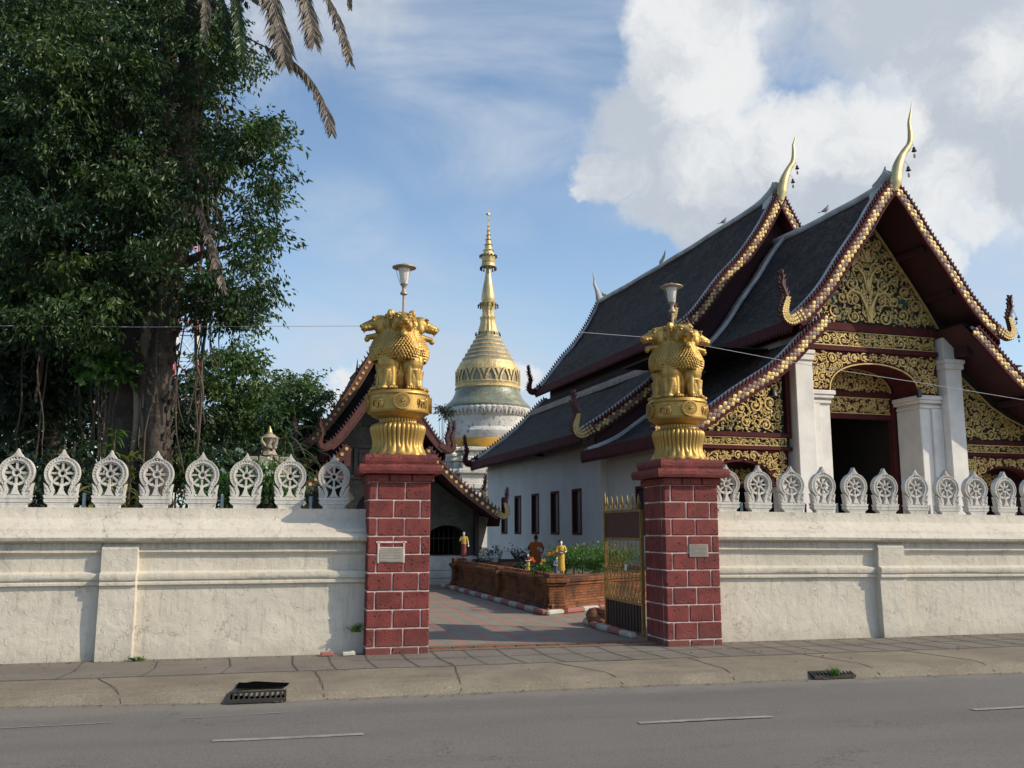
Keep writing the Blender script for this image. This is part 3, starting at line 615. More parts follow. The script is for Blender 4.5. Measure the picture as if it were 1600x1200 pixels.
# ================================================================ GATE PILLARS
def pillar(cx,cy_,label,seed,plq):
    rr=random.Random(seed); t=thing('gate_pillar',(cx,cy_,0),label,'gate pillar','red gate pillars')
    hw=.435; hd=.40
    core=M(); core.cbox(cx-hw+.012,cx+hw-.012,cy_-hd+.012,cy_+hd-.012,-.01,2.33,.004); core.build('mortar_core',MT['mortar'],t)
    bl=M(); H=.262; z=.0; row=0; g_=.007
    def jb(x0,x1,y0,y1,z0,z1):
        b0=len(bl.v); nx=max(1,int((x1-x0)/.05)); ny=max(1,int((y1-y0)/.05)); bl.cbox(x0+g_,x1-g_,y0,y1,z0+g_,z1-g_,.012)
        for i in range(b0,len(bl.v)):
            v=bl.v[i]; bl.v[i]=(v[0]+rr.uniform(-.002,.002),v[1]+rr.uniform(-.003,.003),v[2]+rr.uniform(-.002,.002))
    zs=[-.03,.095]+[.095+.2475*k for k in range(1,10)]
    for r in range(len(zs)-1):
        z0,z1=zs[r],zs[r+1]; off=(.36,.12)[r%2]+rr.uniform(-.01,.01); cuts=[cx-hw]; x=cx-hw+off
        while x<cx+hw-.05: cuts.append(x); x+=.375+rr.uniform(-.01,.01)
        cuts.append(cx+hw)
        dt=.14
        for a,b in zip(cuts[:-1],cuts[1:]):
            for s in(-1,1):
                ya,yb=(cy_-hd,cy_-hd+dt) if s<0 else (cy_+hd-dt,cy_+hd)
                jb(a,b,ya,yb,z0,z1)
        ycuts=[cy_-hd+dt]+([cy_-hd+.30,cy_-hd+.54] if r%2 else [cy_-hd+.42])+[cy_+hd-dt]
        for a,b in zip(ycuts[:-1],ycuts[1:]):
            for s in(-1,1):
                xa,xb=(cx-hw,cx-hw+dt) if s<0 else (cx+hw-dt,cx+hw)
                b0=len(bl.v); bl.cbox(xa,xb,a+g_,b-g_,z0+g_,z1-g_,.012)
    bl.build('laterite_blocks',MT['laterite_paint'],t)
    cp_=M()
    for k in range(3):
        a=cx-.47+k*.315; cp_.cbox(a+.004,a+.309,cy_-.45,cy_-.25,2.325,2.43,.014)
        cp_.cbox(a+.004,a+.309,cy_+.25,cy_+.45,2.325,2.43,.014)
    cp_.cbox(cx-.468,cx+.468,cy_-.249,cy_+.249,2.326,2.43,.012)
    cp_.build('cap_band',MT['laterite_paint'],t)
    sl=M()
    def rough(x0,x1,y0,y1,z0,z1):     # hand-cut slab, rounded and knocked about
        nx,ny,nz=16,12,3; 
        def P(i,j,k):
            x=x0+(x1-x0)*i/nx; y=y0+(y1-y0)*j/ny; z=z0+(z1-z0)*k/nz
            if k in(0,nz): x=cx+(x-cx)*.975; y=cy_+(y-cy_)*.97
            v=Vector((x,y,z)); nn=noise.noise(v*7+Vector((seed,0,0)))*.012+noise.noise(v*19)*.006; d=Vector((x-cx,y-cy_,0)).normalized() if k not in (0,nz) or i in(0,nx) or j in (0,ny) else Vector((0,0,0))
            return v+d*nn+Vector((0,0,nn*.5))
        for k in range(nz):
            for i in range(nx):
                for j in(0,ny): sl.add([P(i,j,k),P(i+1,j,k),P(i+1,j,k+1),P(i,j,k+1)],[(0,1,2,3) if j==0 else (3,2,1,0)])
            for j in range(ny):
                for i in(0,nx): sl.add([P(i,j,k),P(i,j+1,k),P(i,j+1,k+1),P(i,j,k+1)],[(3,2,1,0) if i==0 else (0,1,2,3)])
        for i in range(nx):
            for j in range(ny):
                sl.add([P(i,j,0),P(i+1,j,0),P(i+1,j+1,0),P(i,j+1,0)],[(3,2,1,0)]); sl.add([P(i,j,nz),P(i+1,j,nz),P(i+1,j+1,nz),P(i,j+1,nz)],[(0,1,2,3)])
    rough(cx-.575,cx+.575,cy_-.55,cy_+.55,2.435,2.56); rough(cx-.50,cx+.50,cy_-.48,cy_+.48,2.565,2.70)
    sl.build('cap_slabs',MT['laterite_paint'],t,smooth=45)
    px0,px1,pz0,pz1,style=plq
    pq=M(); y=cy_-hd; pq.cbox(px0,px1,y-.012,y+.004,pz0,pz1,.003); 
    if style: pq.cbox(px0+.004,px0+.11,y-.016,y-.0125,pz0+.01,pz1-.02,.001)
    po=pq.build('plaque',MT['plaque_stone'],t)
    fr=M()
    if style:
        for a in((px0-.03,px0-.002,pz0-.01,pz1+.09),(px1+.002,px1+.03,pz0-.01,pz1+.09),(px0-.05,px1+.05,pz1+.075,pz1+.10),(px0-.002,px1+.002,pz1+.004,pz1+.022)): fr.cbox(a[0],a[1],y-.011,y+.002,a[2],a[3],.002)
        fr.build('plaque_frame',MT['mortar'],t)
    ink=M(); nr=9
    for r in range(nr):
        zz=pz1-.02-(pz1-pz0-.035)*r/(nr-1); x=px0+.018
        if style and r%2: continue
        while x<px1-.03:
            w=rr.uniform(.006,.022); ink.box(x,min(x+w,px1-.012),y-.0135-(.0035 if style and x<px0+.11 else 0),y-.0122-(.0035 if style and x<px0+.11 else 0),zz-.0035 if not style else zz-.002,zz+.0035 if not style else zz+.002); x+=w+rr.uniform(.003,.007)
    ink.build('plaque_lettering',MT['plaque_ink'],po)
    return t
PL=(1.55,13.37); PR=(5.855,13.25)
pillar(*PL,'dark red stone gate pillar at the left, with a blank beige plaque in a white frame',3,(1.285,1.60,1.225,1.41,True))
pillar(*PR,'dark red stone gate pillar at the right, with a small inscribed plaque and the gold gate hinged on it',5,(5.80,6.10,1.27,1.455,False))
# ================================================================ LION CAPITALS
def lion_capital(cx,cy_,label):
    z0=2.70; t=thing('lion_capital',(cx,cy_,z0),label,'lion statue','golden lion capitals on the gate pillars'); c=(cx,cy_,z0)
    lo=M()
    def rf(r,z,a,j):
        if z<.03: return r*(1+.02*math.cos(16*a))
        k=1-abs((z-.26)/.26); f=abs(math.sin(a*18)); up_=max(0,min(1,(z-.1)/.12)); 
        return r*(1-.075*(1-f)**1.6*(0.4+.6*up_)-(.07*abs(math.cos(a*9))*max(0,1-abs(z-.08)/.07)))
    prof=[(.425,-.003),(.43,.02),(.42,.045),(.415,.06),(.41,.085),(.385,.115),(.368,.15),(.362,.19),(.368,.24),(.382,.30),(.396,.35),(.404,.39),(.40,.425),(.378,.455),(.33,.475),(.28,.482),(.27,.50),(.272,.54)]
    lo.lathe(prof,c,144,rf=rf); lo.build('lotus_base',MT['gold_paint'],t,smooth=50)
    ab=M(); ab.lathe([(.27,.541),(.32,.555),(.385,.585),(.415,.615),(.442,.622),(.447,.64),(.438,.65),(.438,.86),(.449,.868),(.456,.885),(.449,.905),(.434,.912),(.425,.93),(.30,.931)],c,72); a_=ab.build('abacus',MT['gold_paint'],t,smooth=35)
    for k in range(4):
        an=-pi/2+k*pi/2
        for half in(0,1):
            A=an+half*pi/4
            def T(u,v,d,A=A):
                aa=A+u/.44; r=.439+d; return (cx+r*math.cos(aa),cy_+r*math.sin(aa),z0+.757+v)
            if half==0:
                w=M(); cir=[(.118*math.cos(2*pi*i/28),.118*math.sin(2*pi*i/28)) for i in range(29)]
                for i in range(28): w.add([T(0,0,.03),T(*cir[i],.03),T(*cir[i+1],.03)],[(0,1,2)]); w.add([T(*cir[i],.0),T(*cir[i+1],.0),T(*cir[i+1],.03),T(*cir[i],.03)],[(0,1,2,3)])
                w.ribbon([(.108*a,.108*b) for a,b in [(math.cos(2*pi*i/28),math.sin(2*pi*i/28)) for i in range(29)]],.020,.03,.046,T)
                for i in range(24):
                    q_=2*pi*i/24; w.ribbon([(.028*math.cos(q_),.028*math.sin(q_)),(.1*math.cos(q_),.1*math.sin(q_))],[.005,.011],.03,.042,T)
                w.blob((0,0,0),(.02,.02,.02),T=lambda a,b,d_:T(a,b,.04+d_)); w.build('wheel_medallion',MT['gold_paint'],a_,smooth=30)
            else:
                w=M(); B=lambda u,v,ru,rv,rd=.024:w.blob((u,v,.004),(ru,rv,rd),n=10,m=6,T=T)
                s_=-1 if k%2 else 1
                if k%2==0:      # striding horse / bull
                    B(0,.02,.072,.036); B(s_*.07,.045,.028,.03); B(s_*.095,.062,.026,.018,.02); B(-s_*.075,.03,.02,.03); B(s_*.10,.085,.008,.016,.012); B(-s_*.10,.0,.008,.045,.012)
                    for lx,tx in((.055,.085),(.035,.03),(-.045,-.02),(-.062,-.085)):
                        w.tube([T(s_*lx,.0,.012),T(s_*(lx+tx)/2,-.035,.012),T(s_*tx,-.075,.012)],[.014,.010,.008],6)
                else:           # elephant
                    B(0,.02,.07,.05,.03); B(s_*.075,.035,.034,.036,.03); B(s_*.055,.035,.014,.03,.036)
                    w.tube([T(s_*.10,.035,.012),T(s_*.118,-.01,.012),T(s_*.11,-.06,.012)],[.016,.011,.007],6)
                    for lx in(.05,.02,-.03,-.055): w.tube([T(s_*lx,.0,.012),T(s_*lx,-.078,.012)],[.019,.015],6)
                    w.tube([T(-s_*.07,.03,.012),T(-s_*.088,-.03,.012)],[.006,.005],5)
                w.build('animal_relief',MT['gold_paint'],a_,smooth=60)
    li=M(); zb=z0+.93; Z=Vector
    for k in range(4):
        A=k*pi/2; ca,sa=math.cos(A),math.sin(A)
        def T(x,y,z): x*=1.04; y*=1.03; return (cx+x*ca-y*sa,cy_+x*sa+y*ca,zb+z)
        Bq=lambda c_,r,rot=None,n=14,m=10: li.blob(c_,r,rot,n,m,T=T)
        def TB(pts,r,n=12,flat=1): li.tube([T(*p) for p in pts],r,n,flat=flat)
        Bq((0,-.03,.34),(.21,.155,.40)); Bq((0,-.13,.60),(.215,.20,.20))
        for s in(-1,1):
            TB([(s*.13,-.20,.62),(s*.128,-.245,.42),(s*.118,-.262,.25),(s*.118,-.268,.10),(s*.118,-.275,.03)],[.078,.062,.050,.046,.054])
            Bq((s*.118,-.325,.032),(.062,.075,.042))
            for j in(-1.5,-.5,.5,1.5): Bq((s*.118+j*.028,-.385,.028),(.017,.03,.028),n=8,m=6)
            Bq((s*.235,-.165,.43),(.085,.10,.17))
            # haunch filling the diagonal, hind paw
            Bq((s*.235,-.160,.20),(.075,.105,.24)); Bq((s*.255,-.245,.035),(.05,.085,.038)); Bq((s*.19,-.13,.40),(.10,.12,.2))
            TB([(s*.27,-.2,.30),(s*.262,-.215,.15),(s*.258,-.235,.05)],[.055,.04,.042])
        # chest, neck and mane body
        Bq((0,-.19,.65),(.235,.19,.17)); Bq((0,-.16,.76),(.18,.155,.20)); Bq((0,-.11,.93),(.135,.125,.16))
        T0=T
        # head, pitched a little down, jaws open
        def T(x,y,z,T0=T0): return T0(x*1.17,-.555+(y+.555)*1.10,.965+(z-.965)*1.17)
        Bq((0,-.295,1.01),(.112,.130,.112)); Bq((0,-.31,1.065),(.088,.09,.055)); Bq((0,-.20,.98),(.13,.12,.13))
        TB([(0,-.37,1.025),(0,-.44,.995),(0,-.52,.965)],[.070,.060,.048],14)
        Bq((0,-.455,.950),(.068,.085,.038)); Bq((0,-.545,.970),(.040,.024,.024),n=10,m=8)
        for s in(-1,1):
            Bq((s*.036,-.50,.940),(.032,.050,.032),n=10,m=8); Bq((s*.066,-.395,1.073),(.040,.026,.018)); Bq((s*.068,-.398,1.038),(.022,.014,.018),n=10,m=8); Bq((s*.090,-.30,.945),(.036,.060,.070))
            Bq((s*.128,-.205,1.115),(.046,.026,.056)); Bq((s*.036,-.505,.905),(.010,.010,.022),n=6,m=4)
        TB([(0,-.26,.880),(0,-.38,.845),(0,-.485,.828)],[.070,.056,.044],14,flat=.8); Bq((0,-.470,.805),(.036,.036,.036))
        for ring,(yy,rr0,m_,lo,hi,zc) in enumerate(((-.215,.140,19,-38,218,.985),(-.165,.150,19,-30,210,.975),(-.115,.150,17,-15,195,.960),(-.06,.145,13,10,170,.945))):
            for i in range(m_):
                an=math.radians(lo+(hi-lo)*(i+.5*(ring%2))/(m_-.5)); r=rr0+.006*(i%2)
                Bq((r*math.cos(an),yy+.01*(i%2),zc+r*math.sin(an)*.97),(.017,.040,.020),Euler((-.35*math.sin(an),0,.35*math.cos(an))),n=8,m=6)
        T=T0
        for row in range(13):
            z=.900-row*.0355; m_=15
            for i in range(m_):
                a=math.radians(-86+172*(i+.5*(row%2))/(m_-.5))
                f_=np.interp(z,[.40,.48,.54,.62,.70,.78,.88],[.335,.385,.41,.415,.385,.345,.285]); R0=np.interp(z,[.40,.5,.62,.74,.88],[.19,.235,.25,.215,.165]); ry=min(.19,f_-.16)
                x=R0*math.sin(a); y=-(f_-ry)-ry*math.cos(a)
                tw=math.radians(-26 if a>0 else 26)*(.3+abs(math.sin(a)))
                Bq((x,y+.002,z),(.0155,.019,.036),Euler((0.45*math.cos(a),tw,-a)),n=8,m=6)
    o=li.build('lions',MT['gold_paint'],t,smooth=180)
    rm=o.modifiers.new('remesh','REMESH'); rm.mode='VOXEL'; rm.voxel_size=.0066; rm.use_smooth_shade=True
    sm=o.modifiers.new('smooth','SMOOTH'); sm.factor=.3; sm.iterations=1
    dg=bpy.context.evaluated_depsgraph_get(); dg.update(); me=bpy.data.meshes.new_from_object(o.evaluated_get(dg)); o.modifiers.clear(); o.data=me; me.polygons.foreach_set('use_smooth',[True]*len(me.polygons))
    ey=M()
    for k in range(4):
        A=k*pi/2; ca,sa=math.cos(A),math.sin(A)
        for s in(-1,1):
            x,y,z=s*.070*1.04*1.17,(-.555+(-.411+.555)*1.10)*1.03,.965+(1.038-.965)*1.17; ey.blob((cx+x*ca-y*sa,cy_+x*sa+y*ca,zb+z),(.0095,.0095,.0095),n=8,m=6)
    pieces(ey,'lion_eyes',MT['iron'],t,smooth=60)
    return t
lc=lion_capital(*PL,'golden four-lion statue on the left red pillar, front lion facing the street')
d=Vector((PR[0]-PL[0],PR[1]-PL[1],.012)); move_copy(lc,d,'golden four-lion statue on the right red pillar, seen against the dark temple roofs')
# lamps behind the lions
def lamp(cx,cy_,zt,label):
    t=thing('gate_lamp',(cx,cy_,zt-1.3),label,'lamp','lamps above the lion statues'); c=(cx,cy_,zt)
    p=M(); p.lathe([(.019,-1.9),(.018,-.46)],c,10); p.lathe([(.03,-.455),(.055,-.44),(.05,-.415),(.03,-.395),(.026,-.36),(.036,-.32),(.055,-.30),(.058,-.285)],c,16); p.build('lamp_pole',MT['lamp_metal'],t,smooth=40)
    gl=M(); gl.lathe([(.05,-.284),(.056,-.26),(.075,-.12),(.092,-.052)],c,18); gl.build('lamp_glass',MT['lamp_glass'],t,smooth=40)
    h=M(); h.lathe([(.093,-.051),(.15,-.05),(.178,-.040),(.178,-.028),(.14,-.012),(.06,.004),(.03,.008),(.022,.026),(.012,.034)],c,26)
    for a in(.7,3.0,5.0): h.tube([(cx+.13*math.cos(a),cy_+.13*math.sin(a),zt-.05),(cx+.062*math.cos(a),cy_+.062*math.sin(a),zt-.27)],.004,5)
    h.build('lamp_shade',MT['lamp_metal'],t,smooth=40)
    return t
lamp(1.60,PL[1]+.02,5.56,'white cone lamp with a disc shade on a pole behind the left golden lions')
lamp(5.82,PR[1]+.02,5.50,'white cone lamp with a disc shade on a pole behind the right golden lions')
# ================================================================ GATE LEAF (standing open)
t=thing('gate_leaf',(5.40,13.68,0),'open ornate gold and brown iron gate leaf folded back beside the right red pillar','gate')
X=5.40; Y0,Y1=13.68,15.42
T=lambda y,z,d:(X+d,y,z)
f=M(); 
for a in((Y0,Y0+.05,.05,1.98),(Y1-.055,Y1,.0,2.02)): f.box(X-.025,X+.025,a[0],a[1],a[2],a[3])
for z in(.08,.53,1.02,1.52,1.97): f.box(X-.02,X+.02,Y0+.05,Y1-.055,z-.02,z+.02)
f.build('gate_frame',MT['gold_gate'],t)
q=M(); q.box(X-.006,X+.006,Y0+.05,Y1-.055,1.541,1.949)
rr=random.Random(4)
q.build('name_board',MT['naga_red'],t)
q=M(); q.box(X-.006,X+.006,Y0+.05,Y1-.055,.101,.509)
for k in range(12): y=Y0+.12+k*.135; q.box(X-.018,X+.018,y-.008,y+.008,.101,.509)
q.build('kick_panel',MT['shutter'],t)
g_=M(); n_=10
for k in range(n_):
    y=Y0+.11+k*(Y1-Y0-.22)/(n_-1)
    for z0,z1,amp in((1.04,1.50,.040),(.55,1.0,.035)):
        for s in(-1,1):
            g_.tube([T(y+s*amp*math.sin(pi*j/12*2)*(1 if j<7 else .9),z0+(z1-z0)*j/12,-.004*s) for j in range(13)],.0055,4)
    for zc in(1.06,.98,.58,1.46): g_.blob((X,y,zc),(.009,.011,.022),n=6,m=4)
    if k<n_-1:
        ym=y+.07
        for zc in(1.09,.93): g_.tube([T(ym+.045*math.cos(a),zc+.045*math.sin(a),0) for a in [2*pi*i/10 for i in range(11)]],.005,4)
        g_.tube([T(ym,.53,0),T(ym+.03,.66,0),T(ym,.80,0),T(ym-.03,.66,0),T(ym,.53,0)],.006,4)
g_.build('scroll_bars',MT['gold_gate'],t,smooth=60)
q=M()
for k in range(7):
    y=Y0+.14+k*.245; q.nx()
    q.tube([T(y,1.98,0),T(y,2.06,0),T(y,2.10,0),T(y,2.17,0),T(y,2.24,0)],[.008,.008,.024,.016,.002],6)
    for s in(-1,1): q.tube([T(y+s*.02,1.99,0),T(y+s*.07,2.03,0),T(y+s*.085,2.09,0),T(y+s*.05,2.10,0)],.007,5)
q.nx(); q.tube([T(Y1-.03,2.02,0),T(Y1-.03,2.12,0),T(Y1-.03,2.18,0),T(Y1-.03,2.32,0)],[.012,.03,.02,.002],6)
pieces(q,'spear_tip',MT['gold_gate'],t,smooth=60)
q=M(); q.cbox(X-.045,X-.026,14.3,14.38,1.02,1.12,.005); q.build('padlock',MT['figure_white'],t)
def rwkerb(name,pts,seg,label,cat,w=.13,h=.11,start=0):
    P=[Vector((a,b,0)) for a,b in pts]; t=thing(name,(P[0].x,P[0].y,0),label,cat,'red and white painted kerbs'); rd=M(); wh=M(); k=start
    for a,b in zip(P[:-1],P[1:]):
        L_=(b-a).length; n=max(1,round(L_/seg)); d=(b-a)/n; u=d.normalized(); nn=Vector((-u.y,u.x,0))
        for i in range(n):
            p=a+d*i; T=lambda x,y,z,p=p:tuple(p+u*x+nn*y+Vector((0,0,z)))
            (rd if k%2 else wh).cbox(.004,d.length-.004,-w/2,w/2,.01,h+R_.uniform(-.006,.006),.03,T); k+=1
    rd.build('red_segments',MT['kerb_red'],t,smooth=30); wh.build('white_segments',MT['kerb_white'],t,smooth=30); return t
rwkerb('painted_kerb',[(5.30,13.85),(5.22,15.3),(5.32,16.3),(5.9,16.7)],.42,'short red and white painted kerb curving at the foot of the gold gate','kerb')
q=M(); q.tube([(5.40,15.5,.03),(5.33,15.8,.10),(5.42,16.15,.16),(5.7,16.4,.15)],[.10,.14,.15,.1],8); q.cbox(5.40,5.72,15.55,16.2,.0,.30,.05)
tag(q.build('brick_step',MT['old_brick'],smooth=60,loc=(5.5,15.8,0)),'low rounded brown brick step end behind the gold gate','step')
# ================================================================ BRICK PLANTER
FP=[(5.30,18.32),(4.98,27.5),(9.2,28.0),(9.4,21.4)]
pt_=thing('brick_planter',(6.6,22.5,0),'old moulded brick planter wall enclosing the shrubs behind the gateway','planter')
def loopsweep(q,poly,prof,top_in=.3,segl=.4):
    n=len(poly); V=[Vector((a,b,0)) for a,b in poly]; offs=[]
    for i in range(n):
        p0,p1,p2=V[i-1],V[i],V[(i+1)%n]; d1=(p1-p0).normalized(); d2=(p2-p1).normalized(); n1=Vector((-d1.y,d1.x,0)); n2=Vector((-d2.y,d2.x,0)); m=(n1+n2); m=m/(m.dot(n1)); offs.append(m)
    for i in range(n):
        j=(i+1)%n; L_=(V[j]-V[i]).length; k=max(1,int(L_/segl)); b0=len(q.v)
        for s in range(k+1):
            f_=s/k; base=V[i].lerp(V[j],f_); m=offs[i].lerp(offs[j],f_)
            for o,z in prof:
                p=base+m*o; q.v.append((p.x+noise.noise(p*3)*.008,p.y+noise.noise(p*3+Vector((9,0,0)))*.008,z+noise.noise(p*1.7+Vector((0,0,z)))*.010))
        m_=len(prof)
        for s in range(k):
            for a in range(m_-1): q.f.append([b0+s*m_+a,b0+(s+1)*m_+a,b0+(s+1)*m_+a+1,b0+s*m_+a+1][::-1]); q.mi.append(q.cur); q.uv.append(None)
PROF=[(.10,0),(.10,.10),(.07,.13),(.07,.20),(.02,.235),(-.01,.27),(-.015,.50),(.0,.54),(.03,.56),(.03,.60),(.07,.63),(.07,.70),(.03,.725),(-.28,.74),(-.30,.60),(-.30,.45)]
area=sum(FP[i][0]*FP[(i+1)%4][1]-FP[(i+1)%4][0]*FP[i][1] for i in range(4))
sgn=1 if area<0 else -1
PROFs=[(o*sgn,z) for o,z in PROF]
q=M(); loopsweep(q,FP,PROFs); q.build('planter_wall',MT['old_brick'],pt_,smooth=25)
def pier(x,y,w,zt):
    q=M()
    for h0,h1,e in((0,.14,.05),(.14,.22,.02),(.22,.56,0),(.56,.62,.03),(.62,.72,.07),(.72,zt,.0)): q.cbox(x-w-e,x+w+e,y-w-e,y+w+e,h0+.001,h1,.012)
    q.build('corner_pier',MT['old_brick'],pt_)
pier(5.36,18.42,.17,.80); pier(5.20,22.4,.15,.78); pier(5.06,27.4,.2,.86)
q=M()
for k in range(46):          # row of half-round ridge tiles on the coping
    y=18.8+k*.185; x=5.30-(y-18.32)*.0349+.08; q.blob((x,y,.735),(.05,.055,.07),n=8,m=5)
q.build('coping_tiles',MT['old_brick'],pt_,smooth=50)
q=M(); q.add([(5.5,18.6,.6),(9.2,21.6,.6),(9.0,27.8,.6),(5.2,27.3,.6)],[(0,1,2,3)]); tag(q.build('planter_soil',MT['soil'],pt_))
rwkerb('painted_kerb',[(4.66,27.9),(5.05,18.0),(6.9,19.25),(9.6,21.1)],.62,'long red and white painted kerb round the brick planter','kerb',w=.16,h=.12)
# ================================================================ shared temple-roof pieces
class Curve:                           # smooth (u,z) roof profile by arc length
    def __init__(s,pts,n=60):
        P=[Vector((a,b,0)) for a,b in pts]; Q=[P[0]*2-P[1]]+P+[P[-1]*2-P[-2]]; out=[]
        per=max(3,n//(len(P)-1))
        for i in range(1,len(Q)-2):
            for k in range(per):
                t=k/per; a,b,c,d=Q[i-1],Q[i],Q[i+1],Q[i+2]
                out.append(.5*((2*b)+(c-a)*t+(2*a-5*b+4*c-d)*t*t+(3*b-a-3*c+d)*t**3))
        out.append(P[-1]); s.p=out; s.s=[0]
        for a,b in zip(out[:-1],out[1:]): s.s.append(s.s[-1]+(b-a).length)
        s.L=s.s[-1]
    def at(s,x,off=0):
        x=max(0,min(s.L-1e-6,x)); i=0
        while s.s[i+1]<x: i+=1
        a,b=s.p[i],s.p[i+1]; f=(x-s.s[i])/max(1e-9,s.s[i+1]-s.s[i]); p=a.lerp(b,f)
        j0=max(0,i-1); j1=min(len(s.p)-1,i+2); d=(s.p[j1]-s.p[j0]).normalized(); n=Vector((-d.y,d.x,0))
        if n.y<0: n=-n
        return (p.x+n.x*off,p.y+n.y*off),d,n
def roof(parent,cur,t0,t1,H,name,tile,soff,th=.11,sag=.05,seed=0,nt_=28,sides=(-1,1),fas=True,fm='maroon'):
    """tiled slope on both sides; t1 may be a function of u"""
    f1=t1 if callable(t1) else (lambda u:t1); ns=26
    for sg in sides:
        q=M(); w=M(); b0=b1=0
        for i in range(nt_+1):
            for j in range(ns+1):
                x=cur.L*j/ns; (u,z),d,n=cur.at(x); t=t0+(f1(u)-t0)*i/nt_; k=noise.noise(Vector((t*.35+seed,x*.5,sg*3)))*sag+noise.noise(Vector((t*2.1,x*2.3,seed)))*.012-sag*.6*math.sin(pi*i/nt_)
                p=H(sg*(u+n.x*k),t,z+n.y*k); q.v.append(tuple(p)); p=H(sg*(u-n.x*th),t,z-n.y*th+min(0,k)); w.v.append(tuple(p))
        for i in range(nt_):
            for j in range(ns):
                a=i*(ns+1)+j; fc=[a,a+1,a+ns+2,a+ns+1]
                uv=[((t0+(f1(0)-t0)*ii/nt_),cur.L*jj/ns) for ii,jj in((i,j),(i,j+1),(i+1,j+1),(i+1,j))]
                q.f.append([b0+v for v in fc]); q.mi.append(0); q.uv.append(uv)
                w.f.append([b1+v for v in fc]); w.mi.append(0); w.uv.append(None)
        r=q.build(name,MT[tile],parent,smooth=60); w.build('soffit_boards',MT[soff],r,smooth=60)
    if fas:
        (ue,ze),d,n=cur.at(cur.L)
        for sg in sides:
            e=M(); ta=t0+.02; tb_=f1(ue)-.02
            T=lambda a,b,dd,sg=sg:H(sg*(ue+.035+dd),a,ze+b)
            e.prism([(ta,.04),(tb_,.04),(tb_,-.26),(ta,-.26)],-.03,.03,T); k=int((tb_-ta)/.14)
            for i in range(k):
                a=ta+i*.14; e.prism([(a+.01,-.262),(a+.13,-.262),(a+.07,-.36)],-.02,.02,T)
            e.build('eave_fascia',MT[fm],parent)
    return r
def barge(parent,cur,t,H,sgs,width,board,scale_m=None,dots=None,seed=0,off=.10,th=.09,crock=.13,s0=0,toothm=None,verge=True):
    rr=random.Random(seed)
    for sg in sgs:
        T=lambda u,z,d,sg=sg:H(sg*u,t-d,z)
        b=M(); n=44; pts=[cur.at(s0+(cur.L-s0)*i/n,off-width/2)[0] for i in range(n+1)]; b.ribbon(pts,width,0,th,T)
        for o_,w_ in((off-.02,.045),(off-width+.02,.045)): b.ribbon([cur.at(s0+(cur.L-s0)*i/n,o_)[0] for i in range(n+1)],w_,th+.001,th+.022,T)
        bo=b.build('barge_board',MT[board],parent)
        if scale_m:
            sc_=M(); rows=2; ce=.185; wv=(width-.09)/rows; k=int((cur.L-s0)/ce)
            for i in range(k*2):
                for r in range(rows*2-1):
                    if (i+r)%2: continue
                    s_=s0+.05+i*ce/2; v=off-.045-wv*(r+1)/2; hs=ce*.42; hv=wv*.44
                    if s_>cur.L-.06: continue
                    P=lambda a,c: cur.at(s_+a,v+c)[0]
                    poly=[P(-hs,0),P(-hs*.45,hv*.75),P(0,hv),P(hs*.45,hv*.75),P(hs,0),P(0,-hv)]
                    m_=1 if rr.random()<.52 else 0; tl=rr.uniform(.0,.012)
                    c_=cur.at(s_,v)[0]; vs=[T(*c_,th+.012+tl*.6)]+[T(*p,th+.004) for p in poly]; sc_.add(vs,[(0,a,a%6+1) for a in range(1,7)],mi=m_)
            sc_.build('scale_inlay',[MT[scale_m],MT['mirror_scale']],bo)
        if dots:
            sc_=M(); k=int((cur.L-s0)/.21)
            for i in range(k):
                p=cur.at(s0+.1+i*.21,off-width*.45)[0]; sc_.nx(); sc_.prism([(p[0]+.055*math.cos(a),p[1]+.055*math.sin(a)) for a in [0,1.05,2.1,3.14,4.19,5.24]],th,th+.02,T)
            pieces(sc_,'gilded_rosette',MT[dots],bo)
        if crock:
            c_=M(); k=int((cur.L-s0)/(crock*1.05))
            for i in range(k):
                s_=s0+.1+i*crock*1.05
                P=lambda a,v:cur.at(s_+a,off+v)[0]
                c_.prism([P(-.045*crock/.13,-.005),P(.045*crock/.13,-.005),P(.02,crock*.35),P(-.045*crock/.13,crock*.85),P(-.03,crock*.35)],.01,th-.01,T)
            c_.build('crockets',MT[toothm or board],bo)
        if verge:
            v=M(); pts=[H(sg*cur.at(s0+(cur.L-s0)*i/n,.10)[0][0],t+.2,cur.at(s0+(cur.L-s0)*i/n,.10)[0][1]) for i in range(n+1)]
            v.tube(pts,.085,6); v.build('mortar_verge',MT['ridge_mortar'],parent,smooth=60)
